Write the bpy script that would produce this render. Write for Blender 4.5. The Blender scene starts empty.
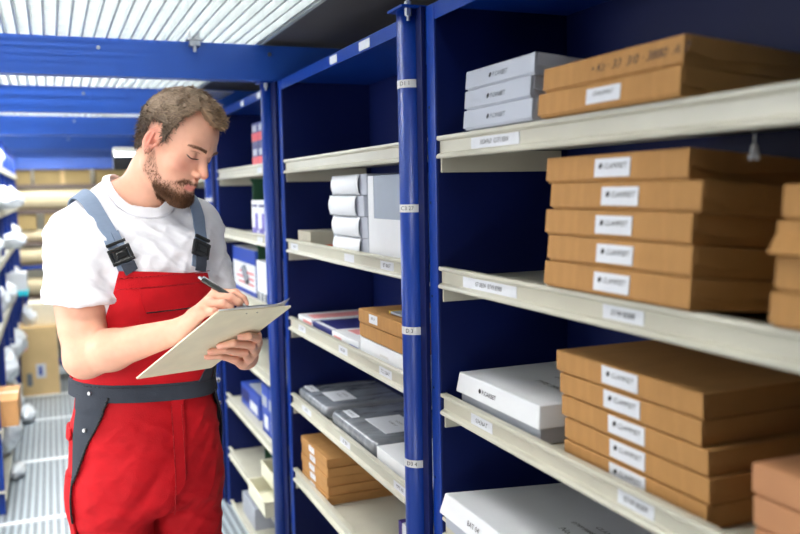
import bpy, bmesh, math, random
import numpy as np
from mathutils import Vector, Matrix
random.seed(7)
scn = bpy.context.scene
COL = scn.collection
# ------------------------------------------------------------------ camera
FPX = 850.0; H = 1.55
yv = np.array([-350., 71., -FPX]); yv /= np.linalg.norm(yv)
dn = np.array([181., -9284., -FPX]); zv = -dn/np.linalg.norm(dn)
zv -= yv*np.dot(zv, yv); zv /= np.linalg.norm(zv)
xv = np.cross(yv, zv)
RC = np.array([xv, yv, zv])          # camera -> world
cam_d = bpy.data.cameras.new('camera'); cam = bpy.data.objects.new('camera', cam_d); COL.objects.link(cam)
cam_d.sensor_width = 36; cam_d.lens = 36*FPX/800
m = Matrix([list(RC[i])+[0] for i in range(3)]+[[0,0,0,1]]); m.translation = (0,0,H)
cam.matrix_world = m
cam_d.clip_start = .02
cam_d.dof.use_dof = True; cam_d.dof.focus_distance = 1.95; cam_d.dof.aperture_fstop = 2.6
scn.camera = cam
def at(px, py, Y):                   # the point of the place seen at a pixel, at distance Y along the aisle
    r = RC @ np.array([px-400., 267.-py, -FPX]); return np.array([0,0,H]) + r*(Y/r[1])
# ------------------------------------------------------------------ materials
def lin(c):
    return tuple(((v/12.92) if v <= .04045 else ((v+.055)/1.055)**2.4) for v in c)
MATS = {}
def mat(name, c, rough=.5, metal=0, spec=.5, noise=0, nscale=20, bump=0, bscale=60, stretch=(1,1,1), coat=0, emit=None, estr=0, trans=0, sss=0, alpha=1, attr=None):
    if name in MATS: return MATS[name]
    m = bpy.data.materials.new(name); m.use_nodes = True
    nt = m.node_tree; b = nt.nodes['Principled BSDF']
    L = lin(c)
    b.inputs['Base Color'].default_value = (*L, 1); b.inputs['Roughness'].default_value = rough
    b.inputs['Metallic'].default_value = metal; b.inputs['Specular IOR Level'].default_value = spec
    b.inputs['Coat Weight'].default_value = coat; b.inputs['Transmission Weight'].default_value = trans
    b.inputs['Alpha'].default_value = alpha
    if sss:
        b.inputs['Subsurface Weight'].default_value = sss; b.inputs['Subsurface Radius'].default_value = (1,.35,.2); b.inputs['Subsurface Scale'].default_value = .006
    if emit:
        b.inputs['Emission Color'].default_value = (*emit, 1); b.inputs['Emission Strength'].default_value = estr
    tc = nt.nodes.new('ShaderNodeTexCoord'); mp = nt.nodes.new('ShaderNodeMapping'); mp.inputs['Scale'].default_value = stretch
    nt.links.new(tc.outputs['Object'], mp.inputs['Vector'])
    src = None
    if attr:
        a = nt.nodes.new('ShaderNodeAttribute'); a.attribute_name = attr; src = a.outputs['Color']
        nt.links.new(src, b.inputs['Base Color'])
    if noise:
        n = nt.nodes.new('ShaderNodeTexNoise'); n.inputs['Scale'].default_value = nscale; n.inputs['Detail'].default_value = 5
        nt.links.new(mp.outputs[0], n.inputs['Vector'])
        mx = nt.nodes.new('ShaderNodeMix'); mx.data_type = 'RGBA'; mx.blend_type = 'MULTIPLY'; mx.inputs['Factor'].default_value = 1
        if src: nt.links.new(src, mx.inputs['A'])
        else: mx.inputs['A'].default_value = (*L, 1)
        mr = nt.nodes.new('ShaderNodeMapRange'); mr.inputs['From Min'].default_value = .25; mr.inputs['From Max'].default_value = .75
        mr.inputs['To Min'].default_value = 1-noise; mr.inputs['To Max'].default_value = 1+noise*.4
        nt.links.new(n.outputs['Fac'], mr.inputs['Value']); nt.links.new(mr.outputs[0], mx.inputs['B'])
        nt.links.new(mx.outputs['Result'], b.inputs['Base Color'])
    if bump:
        n = nt.nodes.new('ShaderNodeTexNoise'); n.inputs['Scale'].default_value = bscale; n.inputs['Detail'].default_value = 4
        nt.links.new(mp.outputs[0], n.inputs['Vector'])
        bp = nt.nodes.new('ShaderNodeBump'); bp.inputs['Strength'].default_value = bump; bp.inputs['Distance'].default_value = .004
        nt.links.new(n.outputs['Fac'], bp.inputs['Height']); nt.links.new(bp.outputs[0], b.inputs['Normal'])
    MATS[name] = m; return m
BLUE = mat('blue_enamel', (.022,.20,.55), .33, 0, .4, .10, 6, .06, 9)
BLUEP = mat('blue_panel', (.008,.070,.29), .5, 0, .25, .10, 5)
BEAMB = mat('blue_beam', (.15,.34,.72), .35, 0, .5, .08, 5)
SHELF = mat('shelf_grey_enamel', (.74,.73,.67), .36, 0, .6, .10, 8, .05, 14)
LABEL = mat('label_paper', (.83,.84,.87), .6, 0, .3, .04, 60)
INK = mat('ink', (.10,.10,.12), .6)
KRAFT = mat('kraft_card', (.68,.50,.295), .72, 0, .25, .13, 14, .12, 120, (1,4,1))
KRAFT2 = mat('kraft_card_pinkish', (.73,.52,.37), .72, 0, .25, .10, 14, .1, 120)
WCARD = mat('white_card', (.86,.87,.89), .5, 0, .4, .05, 12)
GCARD = mat('grey_white_card', (.68,.70,.75), .5, 0, .4, .05, 12)
PINK = mat('faded_pink_print', (.86,.55,.55), .5)
NAVY = mat('navy_print', (.12,.14,.42), .45)
MIDB = mat('blue_print', (.16,.28,.66), .45)
REDP = mat('red_print', (.80,.18,.22), .45)
POLY = mat('grey_poly_wrap', (.50,.52,.55), .25, 0, .6, .55, 9, .5, 14, (1,3,1), coat=.4)
GREEN = mat('dark_green_panel', (.07,.26,.16), .5)
CREAM = mat('cream_plastic', (.90,.89,.80), .4)
CHROME = mat('bright_zinc', (.75,.76,.78), .3, .9, .5, .1, 40)
TAG = mat('tag_strip', (.80,.80,.80), .5)
BAG = mat('white_plastic_film', (.93,.95,.97), .3, 0, .5, .06, 9, .5, 18, coat=.3)
TAN = mat('tan_card', (.84,.72,.52), .7, 0, .25, .10, 8)
BEIGE = mat('beige_roll', (.86,.80,.66), .7, 0, .25, .15, 6, .1, 20, (.3,2,2))
OCHRE = mat('ochre_card', (.68,.59,.40), .7, 0, .25, .18, 6, 0, 20)
GRATE = mat('galvanised_grating', (.80,.83,.84), .38, .35, .5, .14, 18, .1, 60)
WHITE = mat('white_ceiling', (.93,.93,.90), .8)
GREYP = mat('grey_cover_sheet', (.42,.41,.42), .5, .1, .4, .2, 3)
DARK = mat('dark_steel', (.06,.07,.08), .5)
LAMP = mat('lamp_diffuser', (.95,.97,1), .5, emit=(.85,.94,1), estr=9)
# ------------------------------------------------------------------ object helpers
def props(o, label=None, cat=None, group=None, kind=None):
    if label: o['label'] = label
    if cat: o['category'] = cat
    if group: o['group'] = group
    if kind: o['kind'] = kind
    return o
def empty(name, loc=(0,0,0), rot=(0,0,0), **k):
    o = bpy.data.objects.new(name, None); COL.objects.link(o); o.location = loc; o.rotation_euler = rot; o.empty_display_size = .05
    return props(o, **k)
def mesh_obj(name, verts, faces, m, parent=None, smooth=False, mats=None, fm=None, **k):
    me = bpy.data.meshes.new(name); me.from_pydata([tuple(map(float,v)) for v in verts], [], [tuple(map(int,f)) for f in faces])
    for mm in (mats or [m]): me.materials.append(mm)
    if fm is not None: me.polygons.foreach_set('material_index', np.array(fm, dtype=np.int32))
    if smooth: me.polygons.foreach_set('use_smooth', np.ones(len(me.polygons), dtype=bool))
    me.update()
    o = bpy.data.objects.new(name, me); COL.objects.link(o); o.parent = parent
    return props(o, **k)
class MB:
    def __init__(s): s.v = []; s.f = []; s.m = []
    def add(s, vs, fs, mi=0):
        n = len(s.v); s.v += [tuple(v) for v in vs]; s.f += [tuple(i+n for i in f) for f in fs]; s.m += [mi]*len(fs); return s
    def box(s, x0, x1, y0, y1, z0, z1, mi=0):
        return s.add([(x0,y0,z0),(x1,y0,z0),(x1,y1,z0),(x0,y1,z0),(x0,y0,z1),(x1,y0,z1),(x1,y1,z1),(x0,y1,z1)],
                     [(0,3,2,1),(4,5,6,7),(0,1,5,4),(1,2,6,5),(2,3,7,6),(3,0,4,7)], mi)
    def prism(s, prof, a0, a1, axis='y', mi=0):       # prof: list of 2D points; extrude
        def P(p, a): return {'y': (p[0],a,p[1]), 'x': (a,p[0],p[1]), 'z': (p[0],p[1],a)}[axis]
        n = len(prof)
        return s.add([P(p,a0) for p in prof]+[P(p,a1) for p in prof], [tuple(range(n)), tuple(range(2*n-1,n-1,-1))]+[(i,n+i,n+(i+1)%n,(i+1)%n) for i in range(n)], mi)
    def cyl(s, a, b, r, r2=None, n=20, mi=0, caps=True):
        a = Vector(a); b = Vector(b); r2 = r if r2 is None else r2
        d = (b-a).normalized(); u = d.orthogonal().normalized(); w = d.cross(u)
        vs = [a+(u*math.cos(t)+w*math.sin(t))*r for t in [2*math.pi*i/n for i in range(n)]]+[b+(u*math.cos(t)+w*math.sin(t))*r2 for t in [2*math.pi*i/n for i in range(n)]]
        fs = [(i,(i+1)%n,n+(i+1)%n,n+i) for i in range(n)]
        if caps: fs += [tuple(range(n-1,-1,-1)), tuple(range(n,2*n))]
        return s.add(vs, fs, mi)
    def build(s, name, m, parent=None, bevel=0, smooth=False, mats=None, seg=2, **k):
        o = mesh_obj(name, s.v, s.f, m, parent, smooth, mats, s.m if mats else None, **k)
        bm = bmesh.new(); bm.from_mesh(o.data); bmesh.ops.recalc_face_normals(bm, faces=bm.faces); bm.to_mesh(o.data); bm.free()
        if bevel:
            md = o.modifiers.new('bevel', 'BEVEL'); md.width = bevel; md.segments = seg; md.limit_method = 'ANGLE'; md.angle_limit = .6
            md.harden_normals = False
        return o
def box_part(name, x0, x1, y0, y1, z0, z1, m, parent, bevel=.001, **k):
    return MB().box(x0,x1,y0,y1,z0,z1).build(name, m, parent, bevel, **k)
TXT = {}
def text_mesh(s, shear=0):
    if (s, shear) in TXT: return TXT[(s, shear)]
    cu = bpy.data.curves.new('txt', 'FONT'); cu.body = s; cu.align_x = 'CENTER'; cu.align_y = 'CENTER'; cu.size = 1; cu.shear = shear; cu.resolution_u = 2
    o = bpy.data.objects.new('txt', cu); COL.objects.link(o)
    dg = bpy.context.evaluated_depsgraph_get(); me = bpy.data.meshes.new_from_object(o.evaluated_get(dg))
    bpy.data.objects.remove(o); bpy.data.curves.remove(cu)
    me.materials.clear(); me.materials.append(INK); TXT[(s, shear)] = me; return me
def text(name, s, loc, size, parent, face='-x', shear=0, tilt=0, m=None, wscale=1):
    me = text_mesh(s, shear)
    if m: me = me.copy(); me.materials.clear(); me.materials.append(m)
    o = bpy.data.objects.new(name, me); COL.objects.link(o); o.parent = parent
    if face == '-x':  R = Matrix(((0,0,-1),(-1,0,0),(0,1,0)))          # text right = -Y, up = +Z, faces -X
    elif face == 'z': R = Matrix(((0,1,0),(-1,0,0),(0,0,1)))           # lies on a top, read from the aisle
    elif face == '-y': R = Matrix(((1,0,0),(0,0,-1),(0,1,0)))
    R = R @ Matrix.Rotation(tilt, 3, 'Z') @ Matrix.Diagonal((size*wscale, size, size))
    M = R.to_4x4(); M.translation = loc
    o.matrix_basis = M
    return o
# ------------------------------------------------------------------ numpy helpers
def vnoise(p, seed=0):
    p = np.asarray(p, float); i = np.floor(p).astype(np.int64); f = p-i; f = f*f*(3-2*f)
    def hsh(x, y, z):
        h = (x*374761393 + y*668265263 + z*2147483647 + seed*974711) & 0xffffffff
        h = ((h ^ (h >> 13))*1274126177) & 0xffffffff; h ^= h >> 16
        return (h & 0xffff)/65535.
    r = 0
    for a in (0,1):
        for b in (0,1):
            for c in (0,1):
                w = (f[:,0] if a else 1-f[:,0])*(f[:,1] if b else 1-f[:,1])*(f[:,2] if c else 1-f[:,2])
                r = r + w*hsh(i[:,0]+a, i[:,1]+b, i[:,2]+c)
    return r
def fbm(p, seed=0, o=3):
    s = 0; a = .5; t = 0
    for k in range(o): s = s + a*vnoise(p*2**k, seed+k*17); t += a; a *= .5
    return s/t
def smin(a, b, k):
    h = np.clip(.5+.5*(b-a)/k, 0, 1); return b*(1-h)+a*h - k*h*(1-h)
def smax(a, b, k): return -smin(-a, -b, k)
def cap(p, a, b, ra, rb):
    a = np.array(a, float); b = np.array(b, float); d = b-a; t = np.clip(((p-a)@d)/(d@d), 0, 1)
    return np.linalg.norm(p-a-t[:,None]*d, axis=1) - (ra+(rb-ra)*t)
def ell(p, c, r, R=None):
    q = p-np.array(c, float)
    if R is not None: q = q @ R
    r = np.array(r, float); k0 = np.linalg.norm(q/r, axis=1); k1 = np.linalg.norm(q/r**2, axis=1)+1e-9
    return k0*(k0-1)/k1
def sph(p, c, r): return np.linalg.norm(p-np.array(c, float), axis=1)-r
def sstep(x, a, b):
    t = np.clip((x-a)/(b-a), 0, 1); return t*t*(3-2*t)
def sdf_mesh(f, lo, hi, h, B=14, slack=1.5):
    lo = np.array(lo, float); hi = np.array(hi, float); n = np.ceil((hi-lo)/h).astype(int); nb = -(-n//B)
    N = nb*B+3
    g = np.stack(np.meshgrid(*[np.arange(k) for k in nb], indexing='ij'), -1).reshape(-1,3)
    act = g[np.abs(f(lo+(g+.5)*B*h)) < B*h*.87*slack+.004]
    c1 = np.stack(np.meshgrid(*[np.arange(B+1)]*3, indexing='ij'), -1)
    K = []; V = []; Q = []
    key = lambda I: (I[...,0]*N[1]+I[...,1])*N[2]+I[...,2]
    for s in range(0, len(act), 60):
        ab = act[s:s+60]; ci = ab[:,None,None,None,:]*B + c1[None]
        v = f((lo+ci.reshape(-1,3)*h)).reshape(ci.shape[:-1])
        sg = v < 0
        cnt = sum(sg[:,a:B+a,b:B+b,c:B+c].astype(int) for a in (0,1) for b in (0,1) for c in (0,1))
        w = np.argwhere((cnt > 0) & (cnt < 8))
        if len(w) == 0: continue
        base = ab[w[:,0]]*B + w[:,1:]
        acc = np.zeros((len(w),3)); num = np.zeros(len(w))
        cv = {(a,b,c): v[w[:,0],w[:,1]+a,w[:,2]+b,w[:,3]+c] for a in (0,1) for b in (0,1) for c in (0,1)}
        for A in cv:
            for ax in range(3):
                if A[ax] == 0:
                    Bk = list(A); Bk[ax] = 1; Bk = tuple(Bk); x, y = cv[A], cv[Bk]; cr = (x < 0) != (y < 0)
                    t = np.where(cr, x/np.where(cr, x-y, 1), 0)
                    pt = np.repeat(np.array([A], float), len(w), 0); pt[:,ax] = t
                    acc += pt*cr[:,None]; num += cr
        V.append(lo+(base+acc/num[:,None])*h); K.append(key(base+1))
        for ax in range(3):
            sl0 = [slice(0,B)]*3; sl1 = list(sl0); sl1[ax] = slice(1,B+1)
            s0 = sg[(slice(None),*sl0)]; s1 = sg[(slice(None),*sl1)]
            e = np.argwhere(s0 != s1)
            if len(e) == 0: continue
            I = ab[e[:,0]]*B+e[:,1:]+1; b_, c_ = (ax+1)%3, (ax+2)%3
            def off(db, dc):
                J = I.copy(); J[:,b_] += db; J[:,c_] += dc; return key(J)
            q = np.stack([off(-1,-1), off(0,-1), off(0,0), off(-1,0)], 1)
            ins = s0[tuple(e.T)]; q[~ins] = q[~ins][:,::-1]; Q.append(q)
    K = np.concatenate(K); V = np.concatenate(V); Q = np.concatenate(Q)
    K, ix = np.unique(K, return_index=True); V = V[ix]
    j = np.searchsorted(K, Q); j = np.clip(j, 0, len(K)-1); ok = (K[j] == Q).all(1)
    return V, j[ok]
def np_mesh(name, V, F, m, parent=None, col=None, mats=None):
    me = bpy.data.meshes.new(name); F = np.asarray(F); k = F.shape[1]
    me.vertices.add(len(V)); me.vertices.foreach_set('co', np.asarray(V, np.float32).ravel())
    me.loops.add(F.size); me.loops.foreach_set('vertex_index', F.astype(np.int32).ravel())
    me.polygons.add(len(F)); me.polygons.foreach_set('loop_start', np.arange(0, F.size, k, dtype=np.int32))
    me.polygons.foreach_set('loop_total', np.full(len(F), k, dtype=np.int32))
    me.polygons.foreach_set('use_smooth', np.ones(len(F), dtype=bool))
    me.materials.append(m); me.update(calc_edges=True); me.validate()
    if col is not None:
        a = me.color_attributes.new('tone', 'FLOAT_COLOR', 'POINT')
        a.data.foreach_set('color', np.concatenate([col, np.ones((len(col),1))], 1).astype(np.float32).ravel())
    o = bpy.data.objects.new(name, me); COL.objects.link(o); o.parent = parent; return o
def vnormals(V, F):
    n = np.cross(V[F[:,2]]-V[F[:,0]], V[F[:,3 if F.shape[1] > 3 else 1]]-V[F[:,1 if F.shape[1] > 3 else 0]]); N = np.zeros_like(V)
    for k in range(F.shape[1]): np.add.at(N, F[:,k], n)
    return N/(np.linalg.norm(N, axis=1)[:,None]+1e-12)
def grad(f, p, e=.0015):
    g = np.stack([f(p+np.eye(3)[i]*e)-f(p-np.eye(3)[i]*e) for i in range(3)], 1); return g/(np.linalg.norm(g, axis=1)[:,None]+1e-9)
# ------------------------------------------------------------------ the setting
SX = .75                                            # the face of the right-hand shelving
def floor_mat():
    m = bpy.data.materials.new('floor_grating'); m.use_nodes = True; nt = m.node_tree; b = nt.nodes['Principled BSDF']
    tc = nt.nodes.new('ShaderNodeTexCoord'); sp = nt.nodes.new('ShaderNodeSeparateXYZ'); nt.links.new(tc.outputs['Object'], sp.inputs[0])
    def bars(out, period, width):
        a = nt.nodes.new('ShaderNodeMath'); a.operation = 'DIVIDE'; a.inputs[1].default_value = period; nt.links.new(out, a.inputs[0])
        fr = nt.nodes.new('ShaderNodeMath'); fr.operation = 'FRACT'; nt.links.new(a.outputs[0], fr.inputs[0])
        c = nt.nodes.new('ShaderNodeMath'); c.operation = 'LESS_THAN'; c.inputs[1].default_value = width; nt.links.new(fr.outputs[0], c.inputs[0]); return c.outputs[0]
    b1 = bars(sp.outputs['X'], .034, .45); b2 = bars(sp.outputs['Y'], .034, .22)
    mx = nt.nodes.new('ShaderNodeMath'); mx.operation = 'MAXIMUM'; nt.links.new(b1, mx.inputs[0]); nt.links.new(b2, mx.inputs[1])
    cr = nt.nodes.new('ShaderNodeMix'); cr.data_type = 'RGBA'; cr.inputs['A'].default_value = (.13,.15,.17,1); cr.inputs['B'].default_value = (.44,.50,.54,1)
    nt.links.new(mx.outputs[0], cr.inputs['Factor'])
    nt.links.new(cr.outputs['Result'], b.inputs['Base Color']); b.inputs['Roughness'].default_value = .4; b.inputs['Metallic'].default_value = .2
    bp = nt.nodes.new('ShaderNodeBump'); bp.inputs['Distance'].default_value = .004; bp.inputs['Strength'].default_value = .5
    nt.links.new(mx.outputs[0], bp.inputs['Height']); nt.links.new(bp.outputs[0], b.inputs['Normal']); return m
fl = MB().box(-3.2, 2.6, -1.5, 11.2, -.05, 0).build('floor', floor_mat(), kind='structure')
JO = mat('joint_strip', (.92,.94,.95), .4)
jb = MB()
for y in (1.3, 2.32, 3.33, 4.335, 5.33, 6.32, 7.1, 8.1, 9.1): jb.box(-.42, 1.2, y-.02, y+.02, 0, .004)
jb.build('floor_joint', JO, kind='structure')
# mezzanine floor overhead: real grating
g = MB()
x = -1.55
while x < .71: g.box(x-.003, x+.003, -.4, 10.6, 2.062, 2.100); x += .038
y = -.4
while y < 10.6: g.box(-1.56, .705, y-.0022, y+.0022, 2.086, 2.096); y += .030
g.box(.703, .715, -.4, 10.6, 2.060, 2.104)
g.build('ceiling', GRATE, kind='structure')
MB().box(.722, 2.6, -1.5, 11.2, 2.075, 2.09).build('ceiling_cover', GREYP, kind='structure')
MB().box(-3.2, 2.6, -1.5, 11.2, 4.2, 4.25).build('ceiling_upper', WHITE, kind='structure')
WALL = mat('hall_wall', (.85,.84,.80), .8)
MB().box(-3.25, -3.2, -1.5, 11.2, 0, 4.25).build('wall_left', WALL, kind='structure')
MB().box(-3.25, 2.6, 11.2, 11.25, 0, 4.25).build('wall_back', WALL, kind='structure')
MB().box(2.6, 2.65, -1.5, 11.25, 0, 4.25).build('wall_right', WALL, kind='structure')
# beams under the grating, each a C section across the aisle
bnames = ['nearest beam over the man', 'second beam beyond the man', 'third beam down the aisle', 'fourth beam down the aisle', 'fifth beam down the aisle', 'farthest beam at the end of the aisle']
def beam(Y, label, z0=1.937):
    t = empty('ceiling_beam', (-.4, Y, z0), label=label, cat='beam', group='blue beams under the grating')
    z1 = z0+.122
    p = [(-.03,0),(.03,0),(.03,.008),(-.022,.008),(-.022,.114),(.03,.114),(.03,.122),(-.03,.122)]
    MB().prism(p, -1.25, 1.6, 'x').build('web', BEAMB, t, .002)
    for bx in (.57, 1.135):
        b = MB(); b.cyl((bx, -.022, .09), (bx, -.034, .09), .0068, n=6); b.cyl((bx,-.022,.09),(bx,-.027,.09),.0100,n=20); b.build('bolt', CHROME, t)
    return t
for Y, nm in zip((3.0, 4.34, 5.95, 7.85, 9.6), ['blue steel beam nearest overhead, crossing above the man', 'blue steel beam second from the camera behind the hair', 'blue steel beam third down the aisle under the grating', 'blue steel beam fourth down the aisle, out of focus', 'blue steel beam farthest down the aisle above the pale rolls']):
    beam(Y, nm)
beam(1.36, 'blue steel beam just outside the top of the picture')
# clamp under the grating at the near beam
t = empty('grating_clamp', (.475, 2.93, 2.05), label='small zinc clamp gripping the grating above the near blue beam', cat='clamp')
b = MB(); b.box(-.018,.018,.005,.035,-.01,.04); b.box(-.028,.028,0,.04,.008,.016); b.build('clamp_body', CHROME, t, .002)
b = MB(); b.cyl((0,.015,-.028),(0,.015,-.005),.006,n=12); b.cyl((0,.015,-.01),(0,.015,0),.013,n=6); b.build('clamp_bolt', CHROME, t)
# metal corner brackets of the second frame
t = empty('cable_tray', (.62, 3.7, 1.97), label='thin pale metal tray behind the near beam, right of the hair', cat='tray')
MB().prism([(-.12,.02),(-.10,.0),(.12,.0),(.12,.004),(-.098,.004),(-.117,.024)], 3.62-3.7, 3.9-3.7, 'y').build('tray', CHROME, t, .001)
# lamps under the mezzanine
def lamp(loc, L, label, ry=0, group='strip lights over the aisle'):
    t = empty('strip_light', loc, (0,0,ry), label=label, cat='light', group=group)
    MB().box(-L/2, L/2, -.05, .05, .015, .045).build('housing', WHITE, t, .004)
    MB().prism([(-.045,.015),(-.035,-.012),(.035,-.012),(.045,.015)], -L/2+.01, L/2-.01, 'x').build('diffuser', LAMP, t, .003)
    return t
sl = lamp((.56, 5.2, 1.775), .42, 'white glowing strip light behind the man\'s neck under the beams')
b = MB(); b.box(-.08,.14,-.03,.03,.0,.075); b.box(.035,.055,-.02,.02,-.3,0); b.build('bracket', DARK, sl, .002).location = (-.14,-.1,-.085)
# upper hall lamps above the grating
for i, Y in enumerate((.8, 3.2, 5.6, 8.0)):
    tt = empty('hall_lamp', (-.45, Y, 3.55), kind='structure')
    MB().box(-.6,.6,-.12,.12,.02,.08).build('housing', WHITE, tt); MB().box(-.58,.58,-.10,.10,-.02,.02).build('diffuser', mat('hall_lamp_glow',(1,1,1),.5,emit=(1,.98,.94),estr=160), tt)
# ------------------------------------------------------------------ shelving units on the right
SZ = [1.658, 1.386, 1.114, .842, .570, .298, .026]
XB = 1.07
LIP = [(.750,0),(.7495,-.006),(.751,-.0085),(.7575,-.0105),(.7575,-.0345),(.750,-.0375),(.7475,-.042),(.749,-.046),(.772,-.046),(.772,-.043),(.7605,-.040),(.7605,-.028),(1.066,-.028),(1.066,-.022),(.769,-.022),(.766,-.001),(.764,0)]
def price_label(parent, y0, y1, z, s, zt=0):
    c = (y0+y1)/2; w = abs(y1-y0); o = MB().box(.7565,.7575, y0, y1, z-.0335, z-.0125).build('price_label', LABEL, parent)
    if s: text('print', s, (.7561, c, z-.023), min(.013, w/(len(s)*.62)), o, shear=.2)
def rack(Yn, Yf, label, labels=None, top_labels=(), post=None, bays=None, near_panel=False):
    t = empty('shelving_unit', (.9, (Yn+Yf)/2, 0), label=label, cat='shelving', group='blue shelving units along the right side')
    inv = Matrix.Translation((-.9, -(Yn+Yf)/2, 0))
    def fin(o): o.matrix_basis = inv @ o.matrix_basis; return o
    # side panel (far), front strip with holes
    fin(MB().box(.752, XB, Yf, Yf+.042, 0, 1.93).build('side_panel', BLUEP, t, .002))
    st = MB().box(.7485, .7525, Yf+.001, Yf+.041, 0, 1.93)
    o = fin(st.build('front_strip', BLUE, t, .0015))
    for k in range(9): MB().cyl((.7484, Yf+.03, .12+.2*k), (.7479, Yf+.03, .12+.2*k), .003, n=10).build('bolt_hole', DARK, o)
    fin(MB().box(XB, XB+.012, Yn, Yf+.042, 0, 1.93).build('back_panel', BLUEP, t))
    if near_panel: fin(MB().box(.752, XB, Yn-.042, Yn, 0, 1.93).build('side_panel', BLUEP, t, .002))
    tp = fin(MB().prism([(.750,1.93),(.750,1.897),(.753,1.897),(.753,1.922),(XB,1.922),(XB,1.93)], Yn, Yf+.042).build('top_panel', BLUE, t, .001))
    for y0, y1 in top_labels:
        MB().box(.7488,.7502,y0,y1,1.902,1.924).build('top_label', LABEL, tp)
    for i, z in enumerate(SZ):
        s = fin(MB().prism([(a, z+b) for a, b in LIP], Yn+.001, Yf-.001).build('shelf_board', SHELF, t, .0008))
        for yy in (Yf-.008, Yn+.002): MB().box(.758, 1.05, yy, yy+.006, z-.075, z-.03).build('bracket', SHELF, s, .001)
        for (y0, y1, tx) in (labels or {}).get(i, ()): price_label(s, y0, y1, z, tx)
    # round post at the far end
    py = Yf+.10 if post is None else post
    po = fin(MB().cyl((.738, py, 0), (.738, py, 1.93), .0295, n=40, caps=True).build('post', BLUE, t, smooth=False))
    for p in po.data.polygons: p.use_smooth = len(p.vertices) == 4
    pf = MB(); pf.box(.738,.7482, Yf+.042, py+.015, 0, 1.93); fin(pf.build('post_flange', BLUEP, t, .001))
    pp = MB(); pp.box(.70,.79, py-.045, py+.035, 1.93, 1.936); q = fin(pp.build('top_plate', BLUE, t, .001))
    bb = MB(); bb.cyl((.722,py-.03,1.936),(.722,py-.03,1.945),.008,n=6); bb.cyl((.722,py-.03,1.915),(.722,py-.03,1.93),.008,n=6); bb.cyl((.722,py-.03,1.905),(.722,py-.03,1.95),.004,n=10)
    bb.build('plate_bolt', CHROME, q)
    return t, po, py
def ptag(post, py, z, s, h=.017):
    n = 14; a0, a1 = math.radians(150), math.radians(270); r = .0302; vs = []; fs = []
    for i in range(n+1):
        a = a0+(a1-a0)*i/n; vs += [(.738+r*math.cos(a), py+r*math.sin(a), z-h/2), (.738+r*math.cos(a), py+r*math.sin(a), z+h/2)]
        if i: fs.append((2*i-2, 2*i, 2*i+1, 2*i-1))
    o = mesh_obj('post_tag', vs, fs, TAG, post); md = o.modifiers.new('s','SOLIDIFY'); md.thickness = .0006
    R = Matrix.Rotation(math.radians(42), 4, 'Z')
    tx = text('print', s, (0,0,0), .0125, o)
    M = Matrix.Translation((.738, py, z)) @ R @ Matrix.Translation((-.0308,0,0)) @ tx.matrix_basis
    tx.matrix_basis = M
C1 = 'CLAMPSET'
lab1 = {0:[(1.295,1.478,'0034963  G77138W')], 1:[(1.309,1.520,'07 0834  0749.8088'),(.958,1.053,'0749.8088')], 2:[(1.404,1.492,'03436AT'),(.933,1.015,'0749.8089')]}
lab2 = {1:[(2.752,2.84,'07.08'),(2.185,2.266,''),(1.895,1.982,'BT 4868T')], 2:[(2.69,2.775,'07.AB'),(2.262,2.339,'BT.0BK'),(1.923,2.007,'TC1 GBAT')], 3:[(2.653,2.76,'08 02'),(2.259,2.347,'BT 0BK'),(1.839,1.923,'MMS AR')]}
lab3 = {0:[(3.238,3.305,'AT')], 1:[(3.264,3.35,'02')]}
r1, p1, y1 = rack(.41, 1.623, 'blue shelving unit nearest the camera, full of brown cartons', lab1, (), 1.724, near_panel=True)
r2, p2, y2 = rack(1.665, 2.880, 'blue shelving unit between the two round posts, middle of the picture', lab2, ((2.266,2.328),(2.005,2.083)), 3.012)
r3, p3, y3 = rack(2.922, 4.137, 'blue shelving unit just behind the man\'s clipboard', lab3, ((3.18,3.243),(3.484,3.54)), 4.255)
r4, p4, y4 = rack(4.20, 5.40, 'blue shelving unit hidden beyond the man, third past the near one', {}, (), 5.50)
r5, p5, y5 = rack(5.46, 6.66, 'blue shelving unit farthest down the right side', {}, (), 6.76)
for z, s in ((1.775,'D1 1'),(1.508,'C3 27'),(1.239,'D 3'),(.939,'D3 4')): ptag(p1, y1, z, s)
ptag(p3, y3, 1.515, 'C3'); ptag(p3, y3, .62, 'C2')
# ------------------------------------------------------------------ cartons on the shelves (local frame: x back from the front face, y along the shelf, z up)
def mailer(name, label, loc, w, h, d, m=KRAFT, cat='box', group=None, rot=(0,0,0), lab=None, printing=None, lidm=None, open_flap=False, shared=None, hand=None):
    t = empty(name, loc, rot, label=label, cat=cat, group=group)
    e = .0012
    b = MB().prism([(.003,0),(d-.002,0),(d-.002,h-.002),(.003,h-.002)], -w/2+.002, w/2-.002)
    b.build('carton_body', m, t, .0022)
    l = MB()
    fz = h*.10
    l.prism([(0,fz),(.0022,fz-.0006),(.0024,h-.0025),(d,h-.0025),(d,h),(.0012,h),(0,h-.0012)], -w/2, w/2)
    if open_flap: l.prism([(-.012,fz-.002),(-.010,fz-.003),(.001,h*.6),(-.0005,h*.62)], -w/2, w/2)
    l.prism([(.006,h*.45),(.05,h*.25),(d*.8,h*.62),(d,h*.62),(d,h),(.006,h)], -w/2-.0012, -w/2+.001)   # tucked side ear
    l.build('lid', lidm or m, t, .0006)
    if lab:
        y0, y1, z0, z1, s = lab
        o = MB().box(-.0011, .0001, y0, y1, z0, z1).build('label', LABEL, t)
        text('print', s, (-.0014, (y0+y1)/2, (z0+z1)/2+.002), min((z1-z0)*.42, abs(y1-y0)/(len(s)*.66)), o, shear=.3)
    if hand: text('handwriting', hand, (-.0004, -.070, h*.52), .0180, t, shear=.3, tilt=.0, wscale=1.15)
    if printing: text('print', printing, (-.0004, 0, h*.5), .012, t, shear=.3)
    return t
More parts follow.
